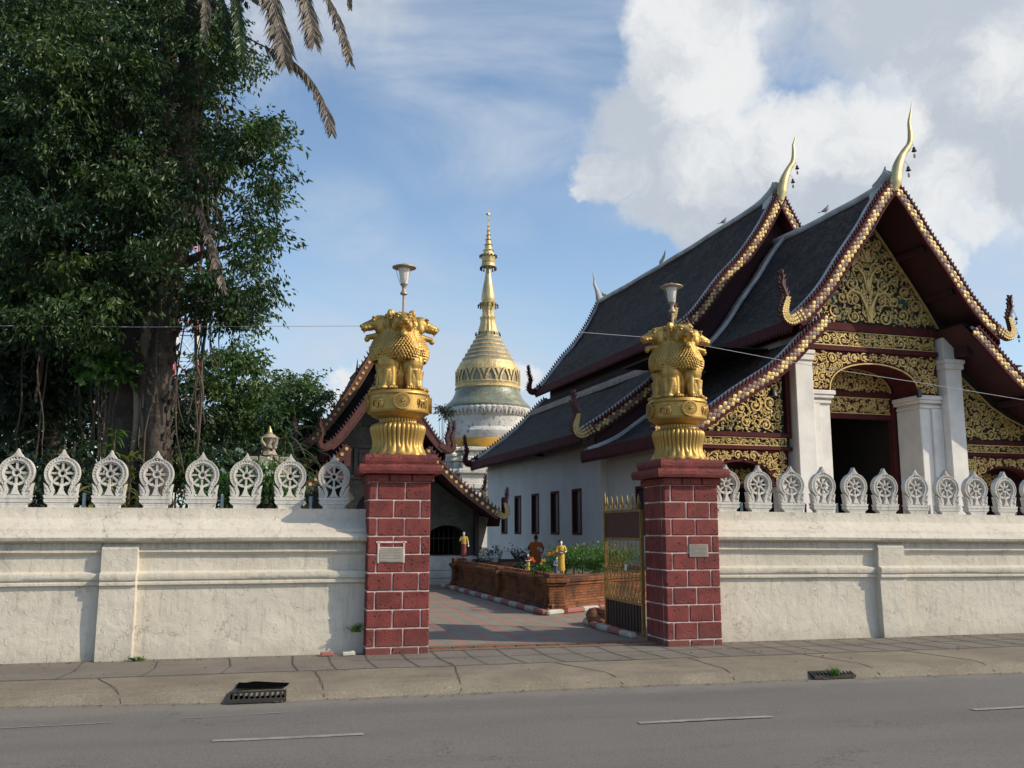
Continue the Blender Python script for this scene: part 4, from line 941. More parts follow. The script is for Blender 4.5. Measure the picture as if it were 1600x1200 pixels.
def naga(parent,t,H,sg,E,k,body,scales=None,seed=0,th=.10,bell=False):
    """upturned serpent finial at the foot of a barge board; E=(u,z) of the board end, k=size"""
    path=[(-.30,.16),(0,-.03),(.17,-.10),(.30,-.04),(.36,.12),(.32,.32),(.26,.52),(.32,.74),(.40,.94),(.37,1.14),(.44,1.36)]; wd=[.36,.34,.31,.28,.24,.18,.13,.105,.085,.045,.008]
    P=[(E[0]+a*k,E[1]+b*k) for a,b in path]; cu=[]; W_=[]
    Cv=Curve([(a,b) for a,b in path],60); q=M(); T=lambda u,z,d:H(sg*u,t-d,z)
    pts=[(E[0]+p.x*k,E[1]+p.y*k) for p in Cv.p]; m=len(pts); ws=[np.interp(i/(m-1),np.linspace(0,1,len(wd)),wd)*k for i in range(m)]
    q.ribbon(pts,ws,0,th*k+.03,T); q.ribbon(pts,[w*.5 for w in ws],th*k+.03,th*k+.055,T)
    for i in range(int(m*.34),m-3,max(2,m//16)):        # flame crest on the outside
        (x0,y0),(x1,y1)=pts[i],pts[min(m-1,i+2)]; dx,dy=x1-x0,y1-y0; l=math.hypot(dx,dy) or 1; dx/=l;dy/=l; nx,ny=dy,-dx; w=ws[i]/2*.9; h=.17*k
        for s_ in((1,-1) if i>m*.55 else (1,)):
            q.prism([(x0+nx*w*s_-dx*.035*k,y0+ny*w*s_-dy*.035*k),(x0+nx*w*s_+dx*.05*k,y0+ny*w*s_+dy*.05*k),(x0+nx*(w+h*.6)*s_+dx*.12*k,y0+ny*(w+h*.6)*s_+dy*.12*k)],.02,th*k+.01,T)
    o=q.build('naga_finial',MT[body],parent)
    if scales:
        s_=M()
        for i in range(2,int(m*.62),2):
            (x0,y0),(x1,y1)=pts[i],pts[i+1]; dx,dy=x1-x0,y1-y0; l=math.hypot(dx,dy) or 1; nx,ny=-dy/l,dx/l
            for r in(-.3,0,.3):
                c_=(x0+nx*ws[i]*r,y0+ny*ws[i]*r); a=.045*k*(1 if r else 1.15); s_.prism([(c_[0]+a*math.cos(b),c_[1]+a*math.sin(b)) for b in (0,1.57,3.14,4.71)],th*k+.05,th*k+.068,T)
        s_.build('scale_inlay',MT[scales],o)
    if bell: hang_bell(T(E[0]+.62*k,E[1]+.62*k,.05),.05,o,T(E[0]+.46*k,E[1]+.78*k,.05)); hang_bell(T(E[0]+.66*k,E[1]+.0*k,.05),.05,o,T(E[0]+.5*k,E[1]+.1*k,.05))
    return o
def hang_bell(p,r,parent,src=None):
    q=M(); x,y,z=p
    if src is not None: q.tube([src,((x+src[0])/2,(y+src[1])/2,max(z+.03,src[2])+.03),(x,y,z+.02)],.008,4)
    q.lathe([(r*.15,0),(r*.55,-r*.4),(r*.7,-r*1.3),(r*1.1,-r*2)],p,8); q.tube([(x,y,z-r*2),(x,y,z-r*3.2)],.006,4); q.box(x-r*.45,x+r*.45,y-.006,y+.006,z-r*4.8,z-r*3.2)
    q.build('bell',MT['iron'],parent,smooth=50)
def chofa(parent,t,H,pts,ws,m='gold_leaf',bells=()):
    q=M(); P=Curve(pts,50).p; n=len(P); w=[np.interp(i/(n-1),np.linspace(0,1,len(ws)),ws) for i in range(n)]
    q.tube([H(p.x,t-.05,p.y) for p in P],w,10,side=tuple(Vector(H(0,1,0))-Vector(H(0,0,0))),flat=.7)
    o=q.build('chofa_finial',MT[m],parent,smooth=60)
    for (u,z) in bells: hang_bell(H(u+.22,t-.05,z),.075,o,H(u,t-.05,z+.12))
    return o
def filigree(q,inside,bb,rmin,rmax,T,seed,n=900,mirror=False,th=.035,wk=.20,leaf=True,m2=None,fillr=None):
    rr=random.Random(seed); cs=[]
    u0,u1,v0,v1=bb
    for k in range(n):
        f=k/n; r=rmax*(1-f)+rmin*f if k>n*.3 else rmax*rr.uniform(.75,1)
        u=rr.uniform(0 if mirror else u0,u1); v=rr.uniform(v0,v1)
        if mirror and u<r*.9: 
            if rr.random()<.5: u=r*.95
        if not all(inside(u+r*.95*math.cos(a),v+r*.95*math.sin(a)) for a in (0,.8,1.57,2.36,3.14,3.93,4.71,5.5)): continue
        if any((u-a)**2+(v-b)**2<(r*.93+c_)**2 for a,b,c_ in cs): continue
        cs.append((u,v,r*.97))
    nl=int((u1-u0)*(v1-v0)*(110 if not mirror else 55))
    for k in range(nl):
        u=rr.uniform(0 if mirror else u0,u1); v=rr.uniform(v0,v1); a=rr.uniform(0,6.28); l=rr.uniform(.035,.085)
        if not(inside(u,v) and inside(u+l*math.cos(a),v+l*math.sin(a)) and inside(u-l*math.cos(a),v-l*math.sin(a))): continue
        d=a+rr.choice((-1,1))*rr.uniform(.5,.9)
        for sg in((1,-1) if mirror else (1,)): q.ribbon([(sg*(u-l*math.cos(a)),v-l*math.sin(a)),(sg*u,v),(sg*(u+l*math.cos(d)),v+l*math.sin(d))],[.010,.030,.006],.012,th*.7,T)
    for (u,v,r) in cs:
        tu=rr.choice((-1,1)); a0=rr.uniform(0,6.28); w=max(.016,r*wk); z1=th*rr.uniform(.8,1.2)
        for sg in ((1,-1) if mirror else (1,)):
            pts=[];ws=[]; m_=16 if r>.09 else 11
            for i in range(m_+1):
                f=i/m_; a=a0+tu*f*9.0*(.85 if r<.09 else 1); R=r*(1-.80*f**.8); pts.append((sg*(u+R*math.cos(a)),v+R*math.sin(a))); ws.append(w*(1.15-.6*f)*(1 if i else .4))
            q.ribbon(pts,ws,0,z1,T)
            q.prism([(sg*(u+r*.24*math.cos(b)),v+r*.24*math.sin(b)) for b in (0,1.25,2.5,3.77,5.03)],0,z1*1.3,T)
            if leaf:
                for j in range(4 if r>.09 else 2):
                    b=a0+j*1.5+rr.uniform(-.3,.3); c1=(u+r*.98*math.cos(b),v+r*.98*math.sin(b)); l=r*.55; d=b+tu*.9
                    tip=(c1[0]+l*math.cos(d),c1[1]+l*math.sin(d)); 
                    if not inside(*tip): continue
                    nx,ny=-math.sin(d)*l*.28,math.cos(d)*l*.28; mid=((c1[0]+tip[0])/2,(c1[1]+tip[1])/2)
                    q.prism([(sg*c1[0],c1[1]),(sg*(mid[0]+nx),mid[1]+ny),(sg*tip[0],tip[1]),(sg*(mid[0]-nx),mid[1]-ny)],0,z1*.8,T)
    return cs
def poly_in(poly):
    def f(x,y):
        c=False; j=len(poly)-1
        for i in range(len(poly)):
            xi,yi=poly[i]; xj,yj=poly[j]
            if (yi>y)!=(yj>y) and x<(xj-xi)*(y-yi)/(yj-yi)+xi: c=not c
            j=i
        return c
    return f
# ================================================================ MAIN HALL
SC=18.8
def H(u,t,z): return W(SC+u,t,z)
hall=thing('temple_hall',tuple(W(SC,23.5,0)),'large white temple hall with dark tiered tile roofs and a gilded gable front','temple',rz=ROT)
def hb(q,u0,u1,t0,t1,z0,z1): q.box(u0,u1,t0,t1,z0,z1,T=H)
def hcb(q,u0,u1,t0,t1,z0,z1,b=.015): q.cbox(u0,u1,t0,t1,z0,z1,b,T=H)
FU=Curve([(0,12.0),(.35,11.62),(.75,11.08),(1.15,10.48),(1.9,9.5),(2.5,8.66),(3.08,8.03),(3.62,7.56)])
FL=Curve([(2.35,7.92),(2.75,7.58),(3.25,7.12),(3.8,6.58),(4.4,6.08),(5.6,5.34),(6.7,4.60),(7.7,4.18)])
RU=Curve([(0,13.75),(.75,12.46),(1.65,11.25),(2.45,10.42),(3.5,9.12),(4.1,8.60)])
RL=Curve([(3.45,8.2),(3.9,7.84),(4.7,7.05),(5.5,6.36),(6.7,5.48),(7.75,4.80)])
TB=22.13; t2e=lambda u:45.2-.36*abs(u)
roof(hall,FU,TB+.09,28.6,H,'front_upper_roof','roof_tile','maroon_dark',seed=1)
roof(hall,FL,TB+.09,28.3,H,'front_lower_roof','roof_tile','maroon_dark',seed=2)
roof(hall,RU,28.09,t2e,H,'rear_upper_roof','roof_tile','maroon_dark',seed=3,nt_=40,sag=.08)
roof(hall,RL,28.09,t2e,H,'rear_lower_roof','roof_tile','maroon_dark',seed=4,nt_=40,sag=.06)
barge(hall,FU,TB,H,(-1,1),.37,'maroon','gold_carving',seed=1,s0=.12)
barge(hall,FL,TB,H,(-1,1),.37,'maroon','gold_carving',seed=2,s0=.35)
barge(hall,RU,28.0,H,(-1,1),.37,'maroon','gold_carving',seed=3,s0=.12)
barge(hall,RL,28.0,H,(-1,1),.37,'maroon','gold_carving',seed=4,s0=.35)
# rear rake: boards that follow the raked back edge
def rake(cur):
    for sg in(-1,1):
        b=M(); n=40; vs=[];fs=[]
        for i in range(n+1):
            for o,dt in((.12,0),(-.28,0),(-.28,.09),(.12,.09)):
                (u,z),d,nn=cur.at(cur.L*i/n,o); vs.append(H(sg*u,t2e(u)+dt,z))
        for i in range(n):
            for a in range(4): fs.append((i*4+a,i*4+(a+1)%4,i*4+4+(a+1)%4,i*4+4+a))
        b.add(vs,fs); k=int(cur.L/.17)
        for i in range(k):
            (u,z),d,nn=cur.at(.1+i*.17,.12); T=lambda a,b_,dd,u=u,z=z,d=d,nn=nn:H(sg*(u+d.x*a+nn.x*b_),t2e(u)+.045+dd,z+d.y*a+nn.y*b_)
            b.prism([(-.055,-.01),(.055,-.01),(-.05,.12)],-.03,.03,T)
        b.build('barge_board',MT['maroon'],hall)
        v=M(); v.tube([H(sg*cur.at(cur.L*i/n,.05)[0][0],t2e(cur.at(cur.L*i/n)[0][0])-.12,cur.at(cur.L*i/n,.05)[0][1]) for i in range(n+1)],.075,6); v.build('mortar_verge',MT['ridge_mortar'],hall,smooth=60)
rake(RU); rake(RL)
for sg in(-1,1):
    naga(hall,TB,H,sg,(3.66,7.60),1.0 if sg<0 else .9,'naga_red','gold_carving',bell=(sg==1))
    naga(hall,28.0,H,sg,(4.12,8.62),1.0,'naga_red','gold_carving')
    naga(hall,28.0,H,sg,(7.72,4.84),1.0,'naga_red','gold_carving')
    naga(hall,t2e(4.1),H,sg,(4.12,8.62),.95,'maroon'); naga(hall,t2e(7.7),H,sg,(7.72,4.86),.95,'maroon')
    naga(hall,TB,H,sg,(7.66,4.2),1.0,'naga_red','gold_carving')
chofa(hall,TB,H,[(.02,11.75),(.10,12.05),(.20,12.5),(.42,12.95),(.68,13.3),(.74,13.65),(.73,14.0),(.80,14.3),(.90,14.72)],[.10,.19,.18,.115,.095,.085,.06,.04,.006],bells=((.62,13.25),(.36,12.6)))
chofa(hall,28.0,H,[(.02,13.5),(.08,13.85),(.18,14.25),(.38,14.7),(.60,15.05),(.66,15.4),(.66,15.7),(.72,15.9),(.78,16.15)],[.12,.19,.18,.115,.095,.08,.055,.035,.006],bells=((.55,14.95),(.34,14.4)))
chofa(hall,45.2,H,[(0,13.7),(-.02,14.05),(-.1,14.4),(-.25,14.8),(-.26,15.1),(-.36,15.5)],[.15,.17,.12,.08,.05,.01],'ridge_mortar')
def ridge(t0,t1,z,lift0,curls):
    q=M(); pts=[];n=36
    for i in range(n+1):
        f=i/n; t=t0+(t1-t0)*f; zz=z+.08+lift0*max(0,1-f*12)**2-.10*math.sin(pi*f)+noise.noise(Vector((t*.5,z,0)))*.03; pts.append(H(0,t,zz))
    q.tube(pts,[.13+.05*max(0,1-i/n*10) for i in range(n+1)],8)
    for (tt,k) in curls:
        for j in range(3):
            b=.04+.06*j; q.tube([H(0,tt+.5*k,z+.10+b*.8),H(0,tt+.25*k,z+.14+b),H(0,tt,z+.26+b*1.15),H(0,tt-.12*k,z+.42+b*1.3)],[.035,.045,.04,.018],6)
    q.build('ridge_cap',MT['ridge_mortar'],hall,smooth=60)
    for sg in(-1,1):         # cream mortar wedge beside the finial
        w=M(); w.add([H(sg*.02,t0+.15,z+.30),H(sg*.02,t0+.95,z+.06),H(sg*.36,t0+.5,z-.40),H(sg*.42,t0+.15,z-.48)],[(0,1,2,3)]); w.build('ridge_wedge',MT['ridge_mortar'],hall)
ridge(TB+.1,28.4,12.0,.3,((22.5,1),)); ridge(28.1,45.2,13.75,.3,((28.5,1),(37.3,1),(44.6,-1)))
# mortar bands at the head of the lower roofs
for cur,t0,t1 in((FL,TB+.3,28.2),(RL,28.3,t2e(3.9)-.1)):
    q=M()
    for sg in(-1,1):
        q.nx(); n=30; vs=[];fs=[]
        for i in range(n+1):
            t=t0+(t1-t0)*i/n
            for x,o in((.90,.03),(.98,.11),(1.30,.10),(1.38,.01)):
                (u,z),d,nn=cur.at(x,o+noise.noise(Vector((t,x,0)))*.02); vs.append(H(sg*u,t,z))
        for i in range(n):
            for a in range(3): fs.append((i*4+a,i*4+a+1,i*4+5+a,i*4+4+a))
        q.add(vs,fs)
    pieces(q,'mortar_band',MT['brown_mortar'],hall,smooth=50)
for cur,t_ in((FU,27.72),(FL,27.75)):
    q=M()
    for sg in(-1,1):
        q.nx(); q.tube([H(sg*cur.at(cur.L*i/30,.05)[0][0],t_,cur.at(cur.L*i/30,.05)[0][1]) for i in range(31)],.075,6)
    pieces(q,'mortar_flashing',MT['ridge_mortar'],hall,smooth=60); q=M()
    for sg in(-1,1):
        q.nx(); vs=[]
        for i in range(31):
            (u,z),d,nn=cur.at(cur.L*i/30,.035+.01*(i%2)); vs+=[H(sg*u,t_+.05,z),H(sg*u,t_+.42,z+.05)]
        q.add(vs,[(2*i,2*i+1,2*i+3,2*i+2) for i in range(30)])
    pieces(q,'mortar_band',MT['brown_mortar'],hall)
# ---- walls
def arched(q,u0,u1,z0,z1,cu,hw,zs,zc,t0,t1,n=18):
    """wall piece u0..u1,z0..z1 with an arch (half width hw, spring zs, crown zc) cut from its foot"""
    arc=[(cu-hw*math.cos(pi*i/n),zs+(zc-zs)*math.sin(pi*i/n)**.8) for i in range(n+1)]
    T=lambda a,b,d:H(a,d,b)
    for i in range(n):
        (a,b),(c_,d)=arc[i],arc[i+1]; q.prism([(a,b),(c_,d),(c_,z1),(a,z1)],t0,t1,T)
    if cu-hw>u0+.005: q.prism([(u0,z0),(cu-hw,z0),(cu-hw,z1),(u0,z1)],t0,t1,T)
    if u1>cu+hw+.005: q.prism([(cu+hw,z0),(u1,z0),(u1,z1),(cu+hw,z1)],t0,t1,T)
    return arc
q=M(); US=-7.0
wins=[(39.47,.9),(37.5,.9),(35.2,.92),(32.9,.92),(30.63,.92)]
for sg in(-1,1):
    q.nx(); ed=[28.4]
    for c_,w in sorted(wins): ed+=[c_-w/2,c_+w/2]
    ed.append(42.3); a,b=sorted((sg*7.0,sg*6.5))
    hb(q,a,b,28.4,42.3,.0,1.52); hb(q,a,b,28.4,42.3,3.12,4.98)
    for i in range(0,len(ed),2): hb(q,a,b,ed[i],ed[i+1],1.522,3.118)
    a,b=sorted((sg*6.75,sg*6.3)); hb(q,a,b,23.9,25.35,0,4.34); hb(q,a,b,25.35,26.25,0,1.52); hb(q,a,b,25.35,26.25,3.0,4.34); hb(q,a,b,26.25,28.39,0,4.34)
q.nx(); q.prism([(-6.49,0),(6.49,0),(6.49,5.2),(5.3,6.2),(3.7,7.6),(3.4,8.9),(2.3,10.2),(1.5,11.1),(.6,12.3),(-.6,12.3),(-1.5,11.1),(-2.3,10.2),(-3.4,8.9),(-3.7,7.6),(-5.3,6.2),(-6.49,5.2)],41.3,41.6,lambda a,b,d:H(a,d,b))
pieces(q,'hall_wall',MT['hall_wall'],hall)
q=M()
for sg in(-1,1):
    q.nx(); a,b=sorted((sg*3.45,sg*3.6)); q.box(a,b,28.8,43.0,7.6,8.98,T=H)
    q.nx(); a,b=sorted((sg*2.85,sg*3.0)); q.box(a,b,22.7,28.6,7.0,8.0,T=H)
pieces(q,'clerestory_wall',MT['maroon_dark'],hall)
q=M()
for sg in(-1,1):
    for (o0,o1,z0,z1) in((.001,.05,4.38,4.46),(.001,.07,4.48,4.52),(.001,.30,.0,.42),(.001,.22,.422,.56),(.001,.13,.562,.72),(.001,.17,.722,.80),(.001,.07,.802,.90)):
        q.nx(); a,b=sorted((sg*(7.0+o0),sg*(7.0+o1))); hb(q,a,b,28.38,42.32,z0,z1)
        q.nx()
        if z0<4.4: a,b=sorted((sg*(6.75+o0),sg*(6.75+o1))); hb(q,a,b,23.7,28.37,z0,z1)
    q.nx(); a,b=sorted((sg*6.751,sg*6.80)); hb(q,a,b,23.9,28.37,3.85,3.93)
pieces(q,'wall_moulding',MT['hall_wall'],hall)
def window(c_,w,z0,z1,su,labelled=None):
    q=M(); d0,d1=(su-.02,su+.10); a,b=c_-w/2,c_+w/2
    for (ta,tb_,za,zb) in((a+.003,a+.085,z0+.003,z1-.003),(b-.085,b-.003,z0+.003,z1-.003),(a+.086,b-.086,z1-.09,z1-.003),(a+.086,b-.086,z0+.003,z0+.08)): hb(q,d0,d1,ta,tb_,za,zb)
    f=q.build('window',MT['maroon'],hall)
    s=M(); m=(a+b)/2
    hb(s,d0+.05,d0+.08,a+.087,m-.004,z0+.082,z1-.092); s.box(0,.03,-.36,0,z0+.082,z1-.092,T=lambda x,y,z:H(d0+.08+x*math.cos(.5)-y*math.sin(.5)*1,b-.09+y*math.cos(.5)+x*math.sin(.5),z))
    s.build('shutter',MT['shutter'],f)
for c_,w in wins: window(c_,w,1.52,3.12,US)
window(25.8,.9,1.52,3.0,-6.75)
# ---- gable front, plane t=23.5, layers come forward (towards the street)
TF=23.5
def FT(u,z,d): return H(u,TF-d,z)
q=M()      # timber backing panels
gab=[(u,z) for (u,z),d,n in [FU.at(FU.L*k/20,-.14) for k in range(21)] if z>7.6]
poly=[(-u,z) for u,z in gab[::-1]]+[(u,z) for u,z in gab if u>0.02]
poly=[(-gab[-1][0],7.02)]+poly+[(gab[-1][0],7.02)]
q.prism(poly,-.16,-.08,FT)
q.build('gable_backing',MT['dark_back'],hall)
q=M()
for sg in(-1,1):
    q.nx(); low=[(u,z) for (u,z),d,n in [FL.at(FL.L*k/20,-.14) for k in range(21)] if u>3.03 and u<7.0]
    q.prism([(sg*3.03,3.96)]+[(sg*3.03,low[0][1]+.1)]+[(sg*u,z) for u,z in low]+[(sg*low[-1][0],3.96)],-.16,-.08,FT)
pieces(q,'wing_backing',MT['dark_back'],hall)
q=M()      # red beams
for (u0,u1,z0,z1,d) in((-2.75,2.75,7.66,7.90,.10),(-2.40,2.40,7.04,7.19,.08)): q.nx(); q.cbox(u0,u1,-.08,d,z0,z1,.01,T=lambda a,b,c_:FT(a,c_,b))
for sg in(-1,1):
    for (z0,z1,u1) in((4.33,4.46,6.9),(3.96,4.07,6.9)):
        a,b=sorted((sg*3.03,sg*u1)); q.nx(); q.cbox(a,b,-.08,.08,z0,z1,.01,T=lambda a,b,c_:FT(a,c_,b))
    a,b=sorted((sg*3.03,sg*3.17)); q.nx(); q.cbox(a,b,-.07,.07,4.47,7.1,.01,T=lambda a,b,c_:FT(a,c_,b))
pieces(q,'red_beam',MT['maroon'],hall)
q=M(); tri=poly_in([(-2.55,7.93),(2.55,7.93),(2.15,8.6),(1.55,9.45),(.85,10.4),(.32,11.1),(0,11.3),(-.32,11.1),(-.85,10.4),(-1.55,9.45),(-2.15,8.6)])
TG=lambda u,z,d:FT(u,z,d-.07)
filigree(q,tri,(-2.5,2.5,7.95,11.2),.05,.30,TG,21,n=2600,mirror=True,th=.06,wk=.20)
for sg in(-1,1):     # large central stems
    q.ribbon([(sg*.02,8.0),(sg*.10,8.5),(sg*.30,8.9),(sg*.62,9.0),(sg*.82,8.8),(sg*.74,8.55)],[.10,.09,.08,.07,.055,.03],.0,.09,TG)
    q.ribbon([(sg*.02,9.0),(sg*.14,9.5),(sg*.38,9.8),(sg*.55,9.65),(sg*.46,9.45)],[.08,.07,.06,.05,.02],.0,.09,TG)
    q.ribbon([(sg*.0,9.9),(sg*.10,10.3),(sg*.22,10.45),(sg*.28,10.3)],[.06,.05,.04,.02],.0,.09,TG)
    q.ribbon([(sg*2.55,7.95),(sg*2.13,8.62),(sg*1.53,9.47),(sg*.83,10.42),(sg*.30,11.12),(0,11.3)],.055,.0,.08,TG)
for z in(8.3,9.2,10.1): q.prism([(-.09,z),(0,z-.18),(.09,z),(0,z+.26)],0,.11,TG)
q.build('gilded_gable_carving',MT['gold_carving'],hall)
q=M()
for (u,z) in((-.62,9.35),(.62,9.35),(0,9.35),(-1.3,8.75),(1.3,8.75),(-.35,10.15),(.35,10.15),(0,8.7),(-1.0,8.2),(1.0,8.2),(-1.8,8.2),(1.8,8.2)): q.nx(); q.prism([(u-.22,z-.1),(u,z-.2),(u+.22,z-.1),(u+.2,z+.12),(u-.2,z+.12)],-.078,-.07,FT)
pieces(q,'teal_mosaic',MT['teal_glass'],hall)
def frieze(u0,u1,z0,z1,name,seed,T,rmin=.04,rmax=.16,ins=None,parent=hall,n=1500,mirror=False,rim=True,m='gold_carving',back=True):
    q=M(); f=ins or (lambda a,b:u0<a<u1 and z0<b<z1); filigree(q,f,(u0,u1,z0,z1),rmin,rmax,T,seed,n=n,mirror=mirror,th=.05)
    if rim:
        for z in(z0+.012,z1-.012): q.ribbon([(u0,z),(u1,z)],.024,0,.045,T)
    return q.build(name,MT[m],parent)
q=M(); q.prism([(-2.36,7.19),(2.36,7.19),(2.36,7.66),(-2.36,7.66)],-.075,-.0,FT); q.build('frieze_backing',MT['dark_back'],hall)
frieze(-2.34,2.34,7.20,7.65,'gilded_frieze',31,lambda u,z,d:FT(u,z,d+.001),rmax=.20,mirror=True)
q=M(); arc=arched(q,-2.37,2.37,5.80,7.03,0,1.62,5.80,6.70,TF-.0,TF+.30)
q.build('arch_board',MT['maroon'],hall)
def in_arch(u,z,cu=0,hw=1.66,zs=5.8,zc=6.74):
    x=(u-cu)/hw
    if abs(x)>=1: return True
    return z>zs+(zc-zs)*(1-x*x)**.4
frieze(-2.35,2.35,5.82,7.02,'gilded_arch_frieze',33,lambda u,z,d:FT(u,z,d+.001),rmax=.20,ins=lambda a,b:abs(a)<2.35 and 5.82<b<7.02 and in_arch(a,b),mirror=True,n=3000,rim=False)
q=M(); q.ribbon(arc,.035,.0,.05,FT); q.build('arch_moulding',MT['gold_carving'],hall)
# white columns and piers
q=M()
for sg in(-1,1):
    def cc(u0,u1,t0,t1,z0,z1,b=.02): a,b_=sorted((sg*u0,sg*u1)); q.cbox(a,b_,t0,t1,z0,z1,b,T=H)
    q.nx(); cc(2.40,3.0,23.15,23.75,.9,6.62); cc(2.36,3.06,23.10,23.75,6.621,6.80); cc(2.33,3.10,23.07,23.75,6.801,6.93); cc(2.44,2.92,23.25,23.6,6.931,7.64)
    q.nx(); cc(1.62,2.398,23.50,24.55,.9,5.40); cc(1.60,2.395,23.44,24.55,5.401,5.50); cc(1.64,2.395,23.50,24.55,5.501,5.56); cc(1.54,2.395,23.38,24.6,5.561,5.66); cc(1.50,2.395,23.34,24.6,5.661,5.795)
    cc(2.02,2.397,23.42,23.499,.9,5.39,.008)
    q.nx(); cc(3.12,3.45,23.4,23.9,.9,2.75); cc(3.08,3.52,23.34,23.9,2.751,2.93); q.nx(); cc(6.3,6.74,23.4,23.9,.9,2.75); cc(6.25,6.80,23.34,23.9,2.751,2.93)
pieces(q,'white_column',MT['white_render'],hall)
# door recess, plane t=24.6
TD=24.6; DT=lambda u,z,d:H(u,TD-d,z)
q=M(); hb(q,-1.62,-1.47,TD,TD+.2,.9,6.0); hb(q,1.47,1.62,TD,TD+.2,.9,6.0); hb(q,-1.46,1.46,TD,TD+.2,5.15,5.30); hb(q,-1.46,1.46,TD-.02,TD+.2,5.84,6.0)
hb(q,-1.46,1.46,TD+.05,TD+.2,5.301,5.839); q.prism([(1.60*math.cos(pi*i/16),6.0+.80*math.sin(pi*i/16)) for i in range(17)],-.2,-.05,DT)
# vault between the front arch and the door
n=16; vs=[]; 
for i in range(n+1):
    a=pi*i/n; u,z=-1.62*math.cos(a),5.80+.90*math.sin(a)**.8; vs+=[H(u,TF+.30,z),H(u*.99,TD+.1,z+.05)]
q.add(vs,[(2*i,2*i+2,2*i+3,2*i+1) for i in range(n)]); q.build('door_surround',MT['maroon'],hall)
dn=poly_in([(1.44*math.cos(pi*i/16),6.02+.72*math.sin(pi*i/16)) for i in range(17)])
q=M(); filigree(q,dn,(-1.42,1.42,6.02,6.74),.04,.17,lambda u,z,d:DT(u,z,d-.04),41,n=1500,mirror=True,th=.05); q.ribbon([(1.47*math.cos(pi*i/16),6.0+.75*math.sin(pi*i/16)) for i in range(17)],.05,-.03,.03,DT); q.build('gilded_lunette',MT['gold_carving'],hall)
frieze(-1.44,1.44,5.31,5.83,'gilded_door_frieze',43,lambda u,z,d:DT(u,z,d-.045),rmax=.18,mirror=True)
q=M(); 
for u in(-1.465,.05,1.3): pass
hb(q,-1.46,-1.40,TD+.21,TD+1.5,.9,5.14); pieces(q,'open_door_leaf',MT['shutter'],hall)
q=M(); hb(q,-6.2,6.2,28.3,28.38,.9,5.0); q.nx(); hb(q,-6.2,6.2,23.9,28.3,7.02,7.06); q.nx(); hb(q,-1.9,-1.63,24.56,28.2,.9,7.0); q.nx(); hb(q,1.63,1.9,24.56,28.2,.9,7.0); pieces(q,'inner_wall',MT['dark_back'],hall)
# side bays
for sg in(-1,1):
    cu=4.72; q=M(); uu=sorted((sg*3.18,sg*6.72))
    arched(q,uu[0],uu[1],2.93,3.955,sg*cu,1.02,2.93,3.62,TF-.0,TF+.25); q.build('side_arch_board',MT['maroon'],hall)
    g2=lambda a,b,sg=sg:uu[0]+.02<a<uu[1]-.02 and 2.95<b<3.94 and in_arch(a,b,sg*cu,1.06,2.93,3.66)
    frieze(uu[0],uu[1],2.95,3.94,'gilded_side_arch_frieze',50+sg,lambda u,z,d:FT(u,z,d+.001),rmax=.17,ins=g2,n=3000,rim=False)
    q=M(); a,b=uu; q.prism([(a,4.07),(b,4.07),(b,4.33),(a,4.33)],-.075,0,FT); q.build('frieze_backing',MT['dark_back'],hall)
    frieze(a+.01,b-.01,4.08,4.32,'gilded_side_frieze',60+sg,lambda u,z,d:FT(u,z,d+.001),rmin=.03,rmax=.105,n=1500)
    wl=lambda x:np.interp(abs(x),[3.2,3.8,4.4,5.0,5.6,6.3,6.75],[6.55,6.05,5.55,5.22,4.98,4.62,4.45])
    g3=lambda x,y:3.22<abs(x)<6.7 and 4.48<y<wl(x) 
    q=M(); filigree(q,g3,(a,b,4.48,6.6),.04,.24,lambda u,z,d:FT(u,z,d-.07),70+sg,n=4200,th=.06); q.ribbon([(sg*x,float(wl(x))) for x in(3.25,3.8,4.4,5.0,5.6,6.3,6.7)],.04,-.07,-.01,FT); q.build('gilded_wing_carving',MT['gold_carving'],hall)
    q=M(); hb(q,uu[0],uu[1],TF+.9,TF+1.0,.9,3.96); q.build('side_door_wall',MT['maroon_dark'],hall)
    q=M(); filigree(q,lambda x,y:abs(x-sg*cu)<.9 and 2.95<y<3.5,(sg*cu-.9,sg*cu+.9,2.95,3.5),.04,.14,lambda u,z,d:H(u,TF+.88-d,z),80+sg,n=600,th=.03); q.build('gilded_side_lunette',MT['gold_carving'],hall)
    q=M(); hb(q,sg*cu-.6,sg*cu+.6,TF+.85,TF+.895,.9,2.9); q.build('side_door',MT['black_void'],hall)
# gilded purlin ends under the eaves
q=M()
for sg in(-1,1):
    for j,(u,z) in enumerate(((2.95,7.7),(3.05,7.36))):
        a,b=sorted((sg*u,sg*(u+.34))); q.nx(); q.cbox(a,b,TB+.15,TF-.1,z-.12,z+.12,.01,T=H)
pieces(q,'purlin_end',MT['maroon'],hall)
q=M()
for sg in(-1,1):
    for (u,z) in((2.95,7.7),(3.05,7.36)):
        q.nx(); uu=sg*u-(.012 if sg>0 else -.012); T=lambda a,b,d,uu=uu,sg=sg:H(uu-sg*d,a,b); filigree(q,lambda a,b:TB+.2<a<TF-.12 and z-.1<b<z+.1,(TB+.2,TF-.12,z-.1,z+.1),.03,.09,T,5,n=300,th=.02)
pieces(q,'gilded_purlin_carving',MT['gold_carving'],hall)
for u0,t0,t1,z in((1.1,TB+.2,TF,10.2),(2.1,TB+.2,TF,8.95),(4.6,TB+.2,TF,5.7),(5.9,TB+.2,TF,4.95)):
    q=M()
    for sg in(-1,1): a,b=sorted((sg*u0,sg*(u0+.16))); q.nx(); q.box(a,b,t0,t1,z-.16,z,T=H)
    pieces(q,'purlin',MT['maroon_dark'],hall)
